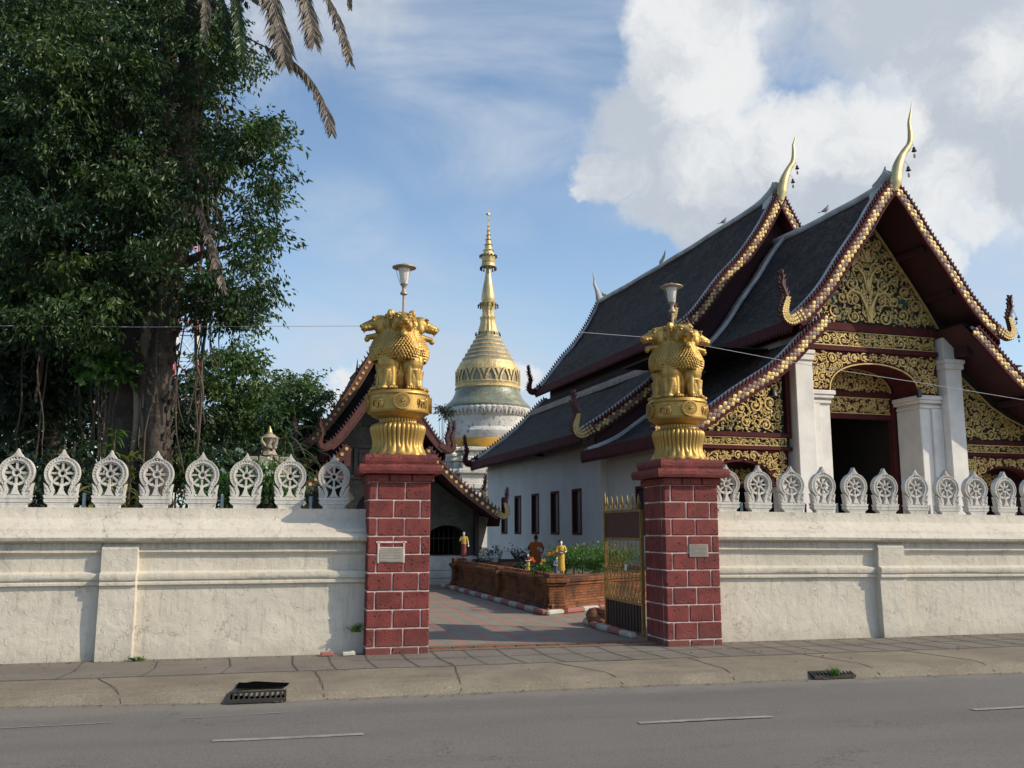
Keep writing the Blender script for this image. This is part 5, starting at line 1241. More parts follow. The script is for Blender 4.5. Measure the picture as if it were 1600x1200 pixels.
q=M(); hcb(q,-7.4,7.4,22.6,28.3,0,.55); hcb(q,-7.1,7.1,22.9,28.3,.551,.9); q.build('hall_platform',MT['platform_plaster'],hall)
q=M(); q.prism([(-3.5,7.0),(3.5,7.0),(3.4,9.0),(2.3,10.3),(1.5,11.2),(.6,12.4),(0,13.3),(-.6,12.4),(-1.5,11.2),(-2.3,10.3),(-3.4,9.0)],28.65,28.75,lambda a,b,d:H(a,d,b)); q.build('rear_gable_wall',MT['maroon_dark'],hall)
q=M(); q.prism([(-7.25,4.35),(7.25,4.35),(7.25,4.95),(6.6,5.35),(5.5,6.15),(3.7,7.85),(-3.7,7.85),(-5.5,6.15),(-6.6,5.35),(-7.25,4.95)],28.16,28.26,lambda a,b,d:H(a,d,b)); q.build('rear_wing_wall',MT['maroon_dark'],hall)
# lights fixed to the hall
def flood(u,t,z,label,r=.14):
    p=H(u,t,z); q=M(); q.lathe([(.03,.14),(.06,.12),(r,-.08),(r*1.02,-.10)],tuple(p),12); q.tube([p+Vector((0,0,.14)),p+Vector((0,.1,.26))],.015,5); tag(q.build('floodlight',MT['black_plastic'],smooth=50,loc=tuple(p)),label,'floodlight','floodlights on the hall')
flood(-3.95,22.9,5.55,'small black lamp hanging before the gilded left wing of the hall')
flood(-7.35,33.6,4.55,'black floodlight under the side eave of the hall, above the windows',.2)
p=H(1.42,23.25,5.72); q=M(); q.cbox(p.x-.07,p.x+.07,p.y-.06,p.y+.06,p.z-.02,p.z+.22,.02); q.tube([p+Vector((0,0,.2)),p+Vector((0,0,.3))],.012,5); tag(q.build('door_speaker',MT['black_plastic'],loc=tuple(p)),'small black speaker on the right inner column capital of the hall door','speaker')
# ================================================================ SMALL LIBRARY HALL BEHIND THE LEFT PILLAR
def LH(u,t,z): return Vector((2.95+u*cr-t*sr,28+u*sr+t*cr,z))
lib=thing('library_hall',tuple(LH(0,1,0)),'small dark timber and stone temple building with red serrated gables behind the left gate pillar','temple',rz=ROT)
A1=Curve([(0,6.72),(.35,6.0),(.9,5.18),(1.45,4.42),(1.75,4.12)]); A2=Curve([(1.2,4.15),(1.65,3.62),(2.4,2.92),(3.15,2.38),(3.5,2.15)])
B1=Curve([(0,7.72),(.35,7.05),(.95,6.0),(1.8,4.86),(2.3,4.38)]); B2=Curve([(1.8,4.1),(2.3,3.7),(3.0,3.05),(3.6,2.62)])
for cur,t0,t1,n_ in((A1,.09,3.1,'front_upper_roof'),(A2,.09,3.1,'front_lower_roof'),(B1,3.09,9,'rear_upper_roof'),(B2,3.09,9,'rear_lower_roof')):
    roof(lib,cur,t0,t1,LH,n_,'roof_tile','maroon_dark',seed=len(n_),nt_=12,sag=.03,fm='maroon')
barge(lib,A1,0,LH,(-1,1),.24,'naga_red',None,seed=1,off=.08,crock=.11,verge=False)
barge(lib,A2,0,LH,(-1,1),.25,'naga_red',None,dots='gold_carving',seed=1,off=.08,crock=.13,verge=False)
barge(lib,B1,3.0,LH,(-1,1),.28,'figure_brown',None,dots='gold_carving',seed=1,off=.08,crock=.17,verge=False,toothm='shutter')
barge(lib,B2,3.0,LH,(-1,1),.27,'figure_brown',None,dots='gold_carving',seed=1,off=.08,crock=.17,verge=False,toothm='shutter')
for sg in(-1,1):
    naga(lib,0,LH,sg,(1.78,4.14),.66,'naga_red'); naga(lib,0,LH,sg,(3.5,2.16),.62,'naga_red','gold_carving'); naga(lib,3,LH,sg,(2.3,4.38),.72,'naga_red'); naga(lib,3,LH,sg,(3.6,2.62),.70,'naga_red','gold_carving')
chofa(lib,0,LH,[(0,6.6),(.02,6.9),(.1,7.2),(.22,7.5),(.2,7.75)],[.08,.12,.08,.05,.01],'naga_red')
chofa(lib,3,LH,[(0,7.6),(.02,7.85),(.08,8.1),(.18,8.4),(.16,8.6)],[.08,.12,.08,.05,.01],'naga_red')
sp_=at(556,600,34.0); q=M(); q.tube([sp_+Vector((-.08,0,-.7)),sp_+Vector((-.03,0,-.2)),sp_,sp_+Vector((.02,0,.45)),sp_+Vector((.04,0,.92))],[.10,.10,.07,.05,.01],6); q.build('ridge_spike',MT['shutter'],lib,smooth=60)
LB=lambda q,u0,u1,t0,t1,z0,z1,b=.01:q.cbox(u0,u1,t0,t1,z0,z1,b,T=LH)
def larch(q,u0,u1,z0,z1,cu,hw,zs,zc,t0,t1,n=16):
    arc=[(cu-hw*math.cos(pi*i/n),zs+(zc-zs)*math.sin(pi*i/n)) for i in range(n+1)]; T=lambda a,b,d:LH(a,d,b)
    for i in range(n): (a,b),(c_,d)=arc[i],arc[i+1]; q.prism([(a,b),(c_,d),(c_,z1),(a,z1)],t0,t1,T)
    q.prism([(u0,z0),(cu-hw,z0),(cu-hw,z1),(u0,z1)],t0,t1,T); q.prism([(cu+hw,z0),(u1,z0),(u1,z1),(cu+hw,z1)],t0,t1,T)
q=M(); larch(q,-1.2,1.35,.87,3.2,.15,.95,2.05,3.02,1.2,1.55); larch(q,1.352,3.0,.87,2.35,2.15,.68,1.35,1.83,1.2,1.55)
q.prism([(-1.2,3.202),(1.35,3.202),(1.35,4.4),(.9,4.95),(.35,5.8),(0,6.35),(-.35,5.8),(-.9,4.95),(-1.2,4.6)],1.2,1.5,lambda a,b,d:LH(a,d,b))
q.prism([(1.352,2.352),(2.95,2.352),(2.2,2.85),(1.352,3.5)],1.2,1.5,lambda a,b,d:LH(a,d,b)); q.prism([(-1.202,.87),(-1.202,3.6),(-2.2,2.85),(-2.95,2.3),(-2.95,.87)],1.9,2.1,lambda a,b,d:LH(a,d,b))
q.build('stone_walls',MT['old_stone'],lib)
q=M()
for (u0,u1,z0,z1) in((-1.18,1.33,3.24,3.36),(-1.1,1.25,4.2,4.3),(-.6,.6,4.9,4.98)): LB(q,u0,u1,1.12,1.199,z0,z1)
for u in(-1.12,-.86,1.1): LB(q,u,u+.10,1.12,1.199,3.37,4.19)
for u0 in(-.7,.1): 
    LB(q,u0,u0+.6,1.15,1.199,3.45,3.50); LB(q,u0,u0+.6,1.15,1.199,4.05,4.10); LB(q,u0,u0+.05,1.15,1.199,3.505,4.045); LB(q,u0+.55,u0+.6,1.15,1.199,3.505,4.045)
q.build('carved_frames',MT['old_stone'],lib)
q=M(); LB(q,3.0,3.12,1.0,1.6,.87,2.5); q.nx(); LB(q,-3.05,-2.952,1.9,2.1,.87,2.3); pieces(q,'corner_post',MT['shutter'],lib)
q=M(); q.prism([(3.13,.95),(3.16,.95),(3.30,1.4),(3.46,2.05),(3.16,2.12),(3.13,2.12)],1.05,1.13,lambda a,b,d:LH(a,d,b)); q.build('eave_bracket',MT['gold_carving'] if 0 else MT['saffron_cloth'] if 0 else MT['brown_mortar'],lib)
q=M(); q.prism([(-1.35,3.45),(-1.0,3.5),(-1.0,3.0),(-1.14,2.95),(-1.18,3.15),(-1.4,3.2)],1.0,1.09,lambda a,b,d:LH(a,d,b)); q.nx(); q.prism([(-1.35,4.0),(-1.0,4.1),(-1.0,3.6),(-1.2,3.6),(-1.2,3.8)],.8,.89,lambda a,b,d:LH(a,d,b)); pieces(q,'red_eave_bracket',MT['naga_red'],lib)
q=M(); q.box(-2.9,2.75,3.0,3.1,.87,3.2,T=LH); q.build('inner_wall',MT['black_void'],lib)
q=M(); 
for k in range(9): u=1.5+k*.16; LB(q,u,u+.03,1.75,1.78,.9,1.8)
LB(q,1.48,2.84,1.75,1.79,1.40,1.44); q.build('door_grille',MT['shutter'],lib)
q=M(); LB(q,-3.2,3.75,.95,9.2,.435,.86,.02); LB(q,-3.35,3.9,.82,9.3,.20,.43,.02); LB(q,-3.5,4.0,.72,9.4,.0,.195,.02); LB(q,-3.05,3.3,1.05,9,.861,.88,.005); q.build('white_platform',MT['platform_plaster'],lib)
q=M(); q.box(-2.9,-2.7,2.2,8.8,.88,3.0,T=LH); q.nx(); q.box(2.75,2.95,1.6,8.8,.88,2.6,T=LH); pieces(q,'side_wall',MT['old_stone'],lib)
q=M()
for (c1,c2,t_) in((A1,A2,1.56),(B1,B2,3.35)):
    for c_ in(c1,c2):
        p=[c_.at(c_.L*k/14,-.13)[0] for k in range(15)]; p=[(max(0,a),b) for a,b in p]; zb=(3.3 if c_ is c1 else 2.2) if t_<2 else (4.0 if c_ is c1 else 2.6)
        for sg in(-1,1): q.nx(); q.prism([(0,min(zb,p[-1][1]-.1)),(0,p[0][1])]+[(sg*a,b) for a,b in p]+[(sg*p[-1][0],min(zb,p[-1][1]-.1))],t_,t_+.1,lambda a,b,d:LH(a,d,b))
pieces(q,'gable_boards',MT['dark_back'],lib)
# ================================================================ CHEDI
CY=60; cx0=at(762,640,CY).x; Dp=lambda: 0
def cz(py): return at(762,py,CY).z
dist=(cx0*FW[0]+CY*FW[1]); kx=dist/1450*1.0
ch=thing('chedi',(cx0,CY,0),'tall bell-shaped chedi with white drum, mosaic and gold bands and a gold spire','stupa')
def P_(l): return [(w*kx*1.02,cz(y)) for y,w in l]
c0_=(cx0,CY,0)
def lat(name,l,m,n=64,smooth=35,rf=None,parent=ch): q=M(); q.lathe(P_(l),c0_,n,rf=rf); return q.build(name,MT[m],parent,smooth=smooth)
lat('drum',[(704,61),(696,61.5),(688,62),(684,65),(678,65.5),(674,63),(672,61),(658,62),(654,63)],'chedi_white')
lat('cloth_band',[(705,63.2),(691,63.6),(689,62.5)],'saffron_cloth')
fr=lambda r,z,a,j:r*(1+.02*abs(math.sin(a*24)))
lat('lotus_band',[(653.9,62.5),(653,65),(648,67),(643,67.5),(641,66)],'chedi_white',n=192,rf=fr,smooth=30)
q=M(); rr=random.Random(8)
for k in range(64):
    a=2*pi*k/64; r=66.5*kx*1.02
    q.blob((cx0+r*math.cos(a),CY+r*math.sin(a),cz(648)),(.10,.10,.22),n=6,m=4)
q.build('lotus_petals',MT['chedi_stone'],ch,smooth=60)
lat('mosaic_skirt',[(641,67),(638,67.5),(635,66),(630,60),(624,55),(616,51.5),(611,50.5)],'chedi_mosaic')
lat('gold_ring',[(611,51),(609,52),(607,50.5),(604,50.5),(602,51.5),(600,50)],'chedi_gold')
lat('bell_body',[(600,49),(590,49),(580,47.5),(574,45)],'chedi_stone')
lat('gold_shoulder',[(583,48.5),(578,48.5),(574,46.5),(571,45),(568,43.8)],'chedi_gold')
q=M()
for k in range(14):          # gilded niches round the bell
    a0=2*pi*k/14+.12
    q.nx()
    def T(u,z,d,a0=a0): a=a0+u/2.1; r=49.4*kx*1.02+d; return (cx0+r*math.cos(a),CY+r*math.sin(a),z)
    zb_,zt_=cz(601),cz(583)
    q.ribbon([(-.33,zb_),(-.30,zb_+.30),(-.12,zt_-.08),(0,zt_+.08),(.12,zt_-.08),(.30,zb_+.30),(.33,zb_)],[.12,.10,.12,.14,.12,.10,.12],.0,.07,T)
    q.prism([(.30,zt_+.05),(.47,zb_+.35),(.60,zt_+.05)],.0,.08,T)
pieces(q,'gilded_niche',MT['chedi_gold'],ch)
ringl=[]; z_=568; w_=42.5
rg=M()
for k in range(7):
    y0_,w0=568-k*7.1,41.5-k*4.15
    lat('stepped_ring',[(y0_+.2,w0+.3),(y0_-4.4,w0-1.2),(y0_-4.8,w0-2.0)],'chedi_stone')
    lat('gold_ring',[(y0_-4.6,w0-1.0),(y0_-6,w0-.9),(y0_-7.2,w0-2.2)],'chedi_gold')
lat('ornate_collar',[(520,15.5),(516,15),(510,13.2),(504,12),(500,11.5),(498,12.5),(496,12.5),(495,10)],'chedi_gold',rf=lambda r,z,a,j:r*(1+.04*math.sin(a*14)))
lat('spire_column',[(496,9.5),(488,8.8),(482,10),(477,12.5),(474,14),(473,11)],'chedi_gold',rf=lambda r,z,a,j:r*(1+.05*math.sin(a*10)))
lat('gold_bulb',[(474,9),(471,10.3),(466,10.8),(460,10.2),(450,8.6),(438,6.2),(425,4.2),(416,3)],'gold_leaf')
q=M(); 
for a_,b_ in(((417,11.5),(411,10.5)),((410,10.0),(401,11)),((400.8,12.4),(398,12)),((397.8,8),(392,7.5)),((391.8,9),(390,6.5)),((389.8,6),(383,5)),((382.8,6.8),(381.5,4.5)),((381,4.3),(375,3.8)),((374.8,5.3),(373.8,3.4)),((373.5,3.2),(368,2.8)),((367.8,4.2),(366.8,2.4)),((366,2.2),(361,1.8)),((360.8,3.2),(360,1.6)),((359.5,1.5),(354,1.1)),((353.8,2.2),(353,.9)),((352.5,.8),(345,.5)),((344.8,1.3),(343.5,.4)),((343,.5),(338,.35)),((333,.35),(326,.2))): q.lathe(P_([a_,b_]),c0_,24)
q.tube([(cx0-.2,CY,cz(334.5)),(cx0-.02,CY,cz(335)),(cx0+.12,CY,cz(333))],[.03,.11,.02],6)
q.build('umbrella_spire',MT['chedi_gold'],ch,smooth=35)
q=M()
for yy,ww,nn,s_ in((417,11.5,16,.10),(476,14.5,14,.10),(520,18,10,.12),(399,12.5,14,.07)):
    for k in range(nn): q.nx(); a=2*pi*k/nn; r=ww*kx; q.tube([(cx0+r*math.cos(a),CY+r*math.sin(a),cz(yy)),(cx0+r*1.12*math.cos(a),CY+r*1.12*math.sin(a),cz(yy)-s_*.6),(cx0+r*1.12*math.cos(a),CY+r*1.12*math.sin(a),cz(yy)-s_*2.2)],[.02,.05,.05],5)
pieces(q,'hanging_bell',MT['iron'],ch)
q=M()
zz=cz(705)
for (h,w) in((.25,3.25),(.35,3.0),(.3,3.35),(.5,3.15),(.3,3.6),(.6,3.35),(.35,3.9),(1.2,3.7),(.4,4.3),(2.0,4.1)):
    for e,d_ in((1,.72),(.86,.86),(.72,1)): q.cbox(cx0-w*e,cx0+w*e,CY-w*d_,CY+w*d_,zz-h,zz-.004,.05)
    zz-=h
q.build('redented_base',MT['chedi_white'],ch)
q=M()
for sx in(-1,1):
    for sy_ in(-1,1):
        q.nx(); c_=(cx0+sx*2.9,CY+sy_*2.9,cz(705)-.6); q.lathe([(.30,0),(.36,.1),(.2,.25),(.34,.45),(.3,.7),(.12,.85),(.08,1.1),(.02,1.4)],c_,12)
pieces(q,'corner_urn',MT['chedi_white'],ch,smooth=40)
p=at(692,625,56); 
# ================================================================ SMALL THINGS IN THE BACKGROUND
sp=at(420,712,20); t=thing('stone_stupa',(sp.x,20,2.2),'small grey stone stupa with a golden tip, rising behind the sixth and seventh wheel finials','stupa'); c_=(sp.x,20,sp.z)
q=M(); q.lathe([(.20,-.02),(.24,.0),(.17,.02),(.13,.10),(.12,.13),(.16,.15)],c_,8); q.cbox(sp.x-.2,sp.x+.2,19.8,20.2,sp.z-1.0,sp.z-.02,.02); q.cbox(sp.x-.45,sp.x-.21,19.8,20.2,sp.z-1.0,sp.z-.03,.02); q.cbox(sp.x+.21,sp.x+.42,19.85,20.2,sp.z-1.0,sp.z-.03,.02); q.build('stupa_base',MT['old_stone'] if 0 else MT['chedi_stone'],t)
q=M(); q.lathe([(.14,.151),(.15,.18),(.13,.22),(.16,.34),(.20,.365),(.15,.39),(.11,.42),(.07,.455)],c_,16,rf=lambda r,z,a,j:r*(1+.10*math.cos(4*a))); 
for k in range(4): a=k*pi/2+.78; q.tube([(sp.x+.13*math.cos(a),20+.13*math.sin(a),sp.z+.2),(sp.x+.22*math.cos(a),20+.22*math.sin(a),sp.z+.3),(sp.x+.21*math.cos(a),20+.21*math.sin(a),sp.z+.38)],[.05,.03,.01],6)
q.build('niche_body',MT['chedi_stone'],t,smooth=50)
q=M(); q.lathe([(.055,.456),(.065,.48),(.045,.51),(.05,.53),(.025,.57),(.008,.62)],c_,12); q.build('gold_tip',MT['gold_leaf'],t,smooth=50)
q=M(); q.tube([(sp.x,20,.0),(sp.x,20,sp.z-1.0)],.5,4); q.build('plinth',MT['old_stone'],t)
# lattice mast
t=thing('lattice_mast',(at(288,600,110).x,110,0),'red and white lattice mast far off, seen through the leaves','mast'); mx=at(288,600,110).x; wf=lambda z:3.6-z*.055
rd=M(); wh=M()
for k in range(14):
    z0_,z1_=k*3,(k+1)*3; q=rd if k%3!=1 else wh; q.nx(); a,b=wf(z0_)/2,wf(z1_)/2
    for sx in(-1,1):
        for s2 in(-1,1): q.tube([(mx+sx*a,110+s2*a,z0_),(mx+sx*b,110+s2*b,z1_)],.13,5)
    for s2 in(-1,1):
        q.tube([(mx-a,110+s2*a,z0_),(mx+b,110+s2*b,z1_)],.055,4); q.tube([(mx+a,110+s2*a,z0_),(mx-b,110+s2*b,z1_)],.055,4); q.tube([(mx-a,110+s2*a,z0_),(mx+a,110+s2*a,z0_)],.07,4)
        q.tube([(mx+s2*a,110-a,z0_),(mx+s2*b,110+b,z1_)],.055,4)
pieces(rd,'red_section',MT['tower_red'],t); pieces(wh,'white_section',MT['tower_white'],t)
# white house at the far right
c_=W(46.6,48,0); t=thing('white_house',tuple(c_),'white house corner with a rounded parapet at the right edge behind the temple roof','house',rz=ROT)
q=M(); hx=lambda a,b,c2:W(46.6+a,48+b,c2); z1=atT(1590,577,46)[1]
q.box(-.8,9,-1,8,0,z1,T=hx); q.build('house_walls',MT['white_render'],t)
q=M(); q.box(-1.0,9.2,-1.2,8.2,z1+.001,z1+.22,T=hx); q.tube([hx(.3,-1,z1+.35),hx(.3,8,z1+.35)],.35,14); q.build('parapet',MT['white_render'],t,smooth=40)
q=M(); q.box(1,2.2,-1.03,-.99,z1-3,z1-1.5,T=hx); q.build('window',MT['dark_glass'],t)
# wires
def wire(pts,label,r=.006):
    q=M(); C_=[]
    q.tube(pts,r,5); tag(q.build('overhead_wire',MT['wire'],loc=tuple(pts[0])),label,'wire','thin wires across the view')
wire([(-9,17,5.05),(-4.8,17,5.087),(-2.6,17,5.18),(-.40,17,5.307),(1.4,17,5.41),(2.4,17.2,5.45)],'thin pale wire crossing the dark trees towards the left lions')
wire([at(905,519,17.2),at(1010,527,17.1),at(1105,541,17),at(1200,559,17),at(1300,577,17),at(1450,600,17),at(1600,625,17),at(1800,655,17)],'thin pale wire crossing the hall roofs behind the right lions')
def bird(px,py,t,label,s=1):
    r=ray(px,py); k=18.8/(r[0]*cr+r[1]*sr); z=13.99 if t>28 else 12.24; p=Vector((r[0]*k,r[1]*k,z))
    th_=thing('pigeon',(p.x,p.y,p.z-.08),label,'bird','pigeons on the roof ridges')
    q=M(); q.tube([p+Vector(v)*s for v in((-.17,0,-.05),(-.08,0,-.01),(.0,0,.03),(.06,0,.09),(.085,0,.15),(.10,0,.185))],[.012*s,.045*s,.07*s,.06*s,.032*s,.02*s],10); q.blob(p+Vector((.095,0,.18))*s,(.032*s,.028*s,.03*s)); q.tube([p+Vector((.12,0,.18))*s,p+Vector((.15,0,.17))*s],[.01*s,.002],5)
    q.tube([p+Vector((-.14,0,-.04))*s,p+Vector((-.28,0,-.09))*s],[.03*s,.035*s],6,flat=.4)
    for y in(-.02,.02): q.tube([p+Vector((0,y,-.03))*s,p+Vector((.01,y,-.11))*s],.006,4)
    q.build('bird_body',MT['bird_grey'],th_,smooth=60)
bird(1131,352,29,'grey pigeon perched on the far upper ridge of the hall')
bird(1290,331,25,'dark pigeon perched on the front ridge of the hall')
# ================================================================ VEGETATION
V3=Vector
def spray(q,rr,b,d,L_,n,ls,lw,droop=.9,wild=.5,rb=0):
    p=V3(b); d=V3(d).normalized(); st=L_/n
    for i in range(n):
        d=(d+V3((rr.uniform(-.12,.12),rr.uniform(-.12,.12),-droop*st*1.1+rr.uniform(-.06,.06)))).normalized(); p=p+d*st
        o=V3((rr.gauss(0,1),rr.gauss(0,1),rr.gauss(0,.7)))*.045
        ld=(d*.5+V3((rr.uniform(-1,1)*wild,rr.uniform(-1,1)*wild,-.55+rr.uniform(-.4,.5)))).normalized(); sd=ld.cross(V3((rr.uniform(-1,1),rr.uniform(-1,1),rr.uniform(.2,1.2)))).normalized()
        l=ls*rr.uniform(.65,1.25); w=lw*rr.uniform(.7,1.2); a=p+o; r=min(1,max(0,rr.gauss(.48+rb,.17)))
        nb=ld.cross(sd)*l*.10
        k=len(q.v); q.v+= [tuple(a),tuple(a+ld*l*.45+sd*w*.5+nb),tuple(a+ld*l),tuple(a+ld*l*.45-sd*w*.5+nb)]
        q.f.append([k,k+1,k+2,k+3]); q.mi.append(q.cur); q.uv.append([(r,r)]*4)
def clump(q,rr,c,R,ns,nl,ls,lw,droop=.9,up_=.35):
    c=V3(c); rb=rr.gauss(0,.24); k_=rr.uniform(.8,1.3); ls*=k_; lw*=k_
    for i in range(ns):
        a=rr.uniform(0,2*pi); e=rr.uniform(-.35,1)*1.2+up_*.4; d=V3((math.cos(a),math.sin(a)*.9,e)); st=c+V3((rr.gauss(0,.3),rr.gauss(0,.3),rr.gauss(0,.25)))*R
        spray(q,rr,st,d,R*rr.uniform(.6,1.15),nl,ls,lw,droop/R,rb=rb)
def pin(poly,rr):
    f=poly_in(poly); xs=[a for a,b in poly]; ys=[b for a,b in poly]
    while True:
        x,y=rr.uniform(min(xs),max(xs)),rr.uniform(min(ys),max(ys))
        if f(x,y): return x,y
def crown(poly,y0,y1,nc,R,ns,nl,ls,lw,seed,m,parent,extra=(),droop=.9,zmin=.3):
    rr=random.Random(seed); q=M(); k=0
    pts=[pin(poly,rr) for _ in range(nc)]+list(extra)
    for (px,py) in pts:
        c=at(px,py,rr.uniform(y0,y1)); 
        if c.z<zmin: continue
        clump(q,rr,c,R*rr.uniform(.65,1.2),ns,nl,ls,lw,droop)
    return q.build('crown',MT[m],parent)
def limb(q,pts,r,n=10,w=.06,seed=0):
    P=Curve3(pts); k=len(P); rs=[np.interp(i/(k-1),np.linspace(0,1,len(r)),r) for i in range(k)]
    P=[p+V3((noise.noise(p*1.3+V3((seed,0,0))),noise.noise(p*1.3+V3((0,seed,7))),0))*w for p in P]; q.tube(P,rs,n)
def Curve3(pts,per=7):
    P=[V3(p) for p in pts]; Q=[P[0]*2-P[1]]+P+[P[-1]*2-P[-2]]; out=[]
    for i in range(1,len(Q)-2):
        for k in range(per):
            t=k/per; a,b,c,d=Q[i-1],Q[i],Q[i+1],Q[i+2]; out.append(.5*((2*b)+(c-a)*t+(2*a-5*b+4*c-d)*t*t+(3*b-a-3*c+d)*t**3))
    return out+[P[-1]]
# ---- the big fig tree
fig=thing('fig_tree',(-2.6,19,0),'huge dark fig tree with drooping leaves and hanging roots behind the left wall','tree')
q=M(); rr=random.Random(2)
limb(q,[(-2.85,19.2,-.1),(-2.9,19.1,2.4),(-2.95,19,4.5),(-2.75,19,7),(-2.6,19,9.5),(-2.9,19,14)],[.46,.32,.26,.23,.20,.15],14,.14)
limb(q,[(-3.15,19.3,-.1),(-3.2,19.2,3),(-3.15,19.1,5.5),(-3.4,19,8),(-4,19,12)],[.32,.22,.19,.16,.12],12,.14,3)
limb(q,[(-2.3,18.6,0),(-2.5,18.8,1.8),(-2.72,18.9,3)],[.22,.16,.12],8)
for p in ([(-2.7,19,7.5),(-1.8,18.7,8.6),(-.9,18.4,9.3),(-.2,18.3,9.6)],[(-2.7,19,6.5),(-1.8,18.6,7.0),(-1,18.3,7.2)],[(-3,19,9),(-4.5,19,10.5),(-6.5,19,11)],[(-3.3,19,7),(-5,18.8,8),(-7,19,8.2)],[(-2.8,19,10),(-1.8,18.5,11.5),(-1.2,18.5,12)],[(-3.4,19,6),(-4.6,18.5,6.6),(-5.6,18.2,6.4)],[(-2.7,19,5.6),(-1.9,18.8,6.0),(-1.3,18.5,5.9)]): limb(q,p,[.16,.1,.06,.02][:len(p)] if len(p)>3 else [.14,.09,.03],8,.1)
q.build('trunk',MT['bark'],fig,smooth=70)
q=M(); limb(q,[(-2.62,18.62,1.9),(-2.55,18.6,3.2),(-2.68,18.62,3.9),(-2.62,18.6,4.7),(-2.72,18.58,5.2),(-2.58,18.6,5.9),(-2.38,18.6,6.6)],[.10,.085,.10,.06,.10,.06,.10],8,.05)
limb(q,[(-2.9,18.6,2.0),(-2.82,18.58,3.0),(-2.78,18.55,3.8),(-2.85,18.5,4.4)],[.05,.05,.06,.04],6,.04); q.build('pale_climbing_root',MT['pale_root'],fig,smooth=70)
q=M()
for k in range(34):
    x=rr.choice((rr.uniform(-6.2,-1.4),rr.uniform(-3.6,-.7))); y=rr.uniform(17.4,19.8); zt=rr.uniform(6.5,12); zb_=rr.choice((rr.uniform(2.2,5),.0 if x<-2.2 else rr.uniform(2.4,4.5)))
    limb(q,[(x+rr.uniform(-.5,.5),y,zt),(x+rr.uniform(-.15,.15),y,(zt+zb_)/2+1),(x+rr.uniform(-.12,.12),y,(zt+zb_)/2-1),(x+rr.uniform(-.15,.15),y,zb_)],[.010,.013,.015,.010] if k%5 else [.022,.035,.03,.02],5,.10,k)
q.build('aerial_roots',MT['vine'],fig,smooth=70)
CP=[(-60,-40),(360,-40),(350,60),(355,100),(325,150),(345,190),(400,190),(405,215),(380,240),(390,280),(370,300),(330,300),(315,330),(340,360),(375,375),(385,400),(360,430),(340,430),(305,400),(265,420),(215,430),(200,500),(120,540),(-60,540)]
ex=[(435,198),(410,205),(438,215),(425,250),(432,285),(438,305),(412,330),(400,355),(425,370),(410,385),(395,415),(400,445),(412,462),(398,470),(375,470),(355,455),(330,440),(345,490),(395,500),(370,500),(310,470),(300,440),(285,480),(375,90),(362,120),(350,60),(395,100),(120,130),(150,150),(60,170),(240,120),(245,150),(215,100),(225,300),(240,320),(100,345),(40,350),(170,220),(130,200)]
crown(CP,16.3,20.0,290,.58,19,13,.108,.046,5,'leaf_ficus',fig,[(a-12,b) for a,b in ex]*2)
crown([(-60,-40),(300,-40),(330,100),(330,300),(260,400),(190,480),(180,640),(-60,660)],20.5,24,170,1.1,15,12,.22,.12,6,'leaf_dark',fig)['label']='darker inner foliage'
for j,(x,y) in enumerate(((-7.6,21),(-5.2,22.5))):   # smaller trees standing left of it
    t=thing('shade_tree',(x,y,0),('dark leafy tree at the left edge behind the fig tree','slim dark tree between the left edge and the fig trunk')[j],'tree','dark trees behind the left wall')
    q=M(); limb(q,[(x,y,-.1),(x+.2,y,3),(x-.1,y,6),(x+.3,y,10)],[.28,.22,.17,.1],9,.15,j); 
    for k in range(5): z=4+k*1.2; limb(q,[(x,y,z),(x+rr.uniform(-1.5,1.5),y-.5,z+.8),(x+rr.uniform(-2.4,2.4),y-1,z+.9)],[.09,.06,.02],6)
    q.build('trunk',MT['bark'],t,smooth=70)
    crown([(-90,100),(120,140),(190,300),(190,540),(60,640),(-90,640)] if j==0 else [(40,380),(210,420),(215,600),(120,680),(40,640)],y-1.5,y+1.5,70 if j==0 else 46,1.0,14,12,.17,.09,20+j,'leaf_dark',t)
# ---- palm with dead fronds above the frame
palm=thing('date_palm',(-2.25,18.2,0),'tall palm whose drooping grey-brown fronds hang in from the top of the photo','palm')
q=M(); limb(q,[(-2.15,18.3,-.1),(-2.35,18.2,3),(-2.3,18.1,6),(-2.1,17.8,9),(-1.9,17.4,12.2),(-1.85,17.2,13.2)],[.3,.24,.22,.22,.26,.34],12,.05,9)
rr=random.Random(4)
for k in range(240):
    z=rr.uniform(.3,12.6); a=rr.uniform(0,2*pi); f=z/13.2; x=np.interp(z,[0,3,6,9,12.2],[-2.15,-2.35,-2.3,-2.1,-1.9]); y=np.interp(z,[0,3,6,9,12.2],[18.3,18.2,18.1,17.8,17.4]); r=.23
    p=V3((x+r*math.cos(a),y+r*math.sin(a),z)); q.tube([p,p+V3((.07*math.cos(a),.07*math.sin(a),.14))],[.05,.015],5)
q.build('trunk',MT['bark'],palm,smooth=60)
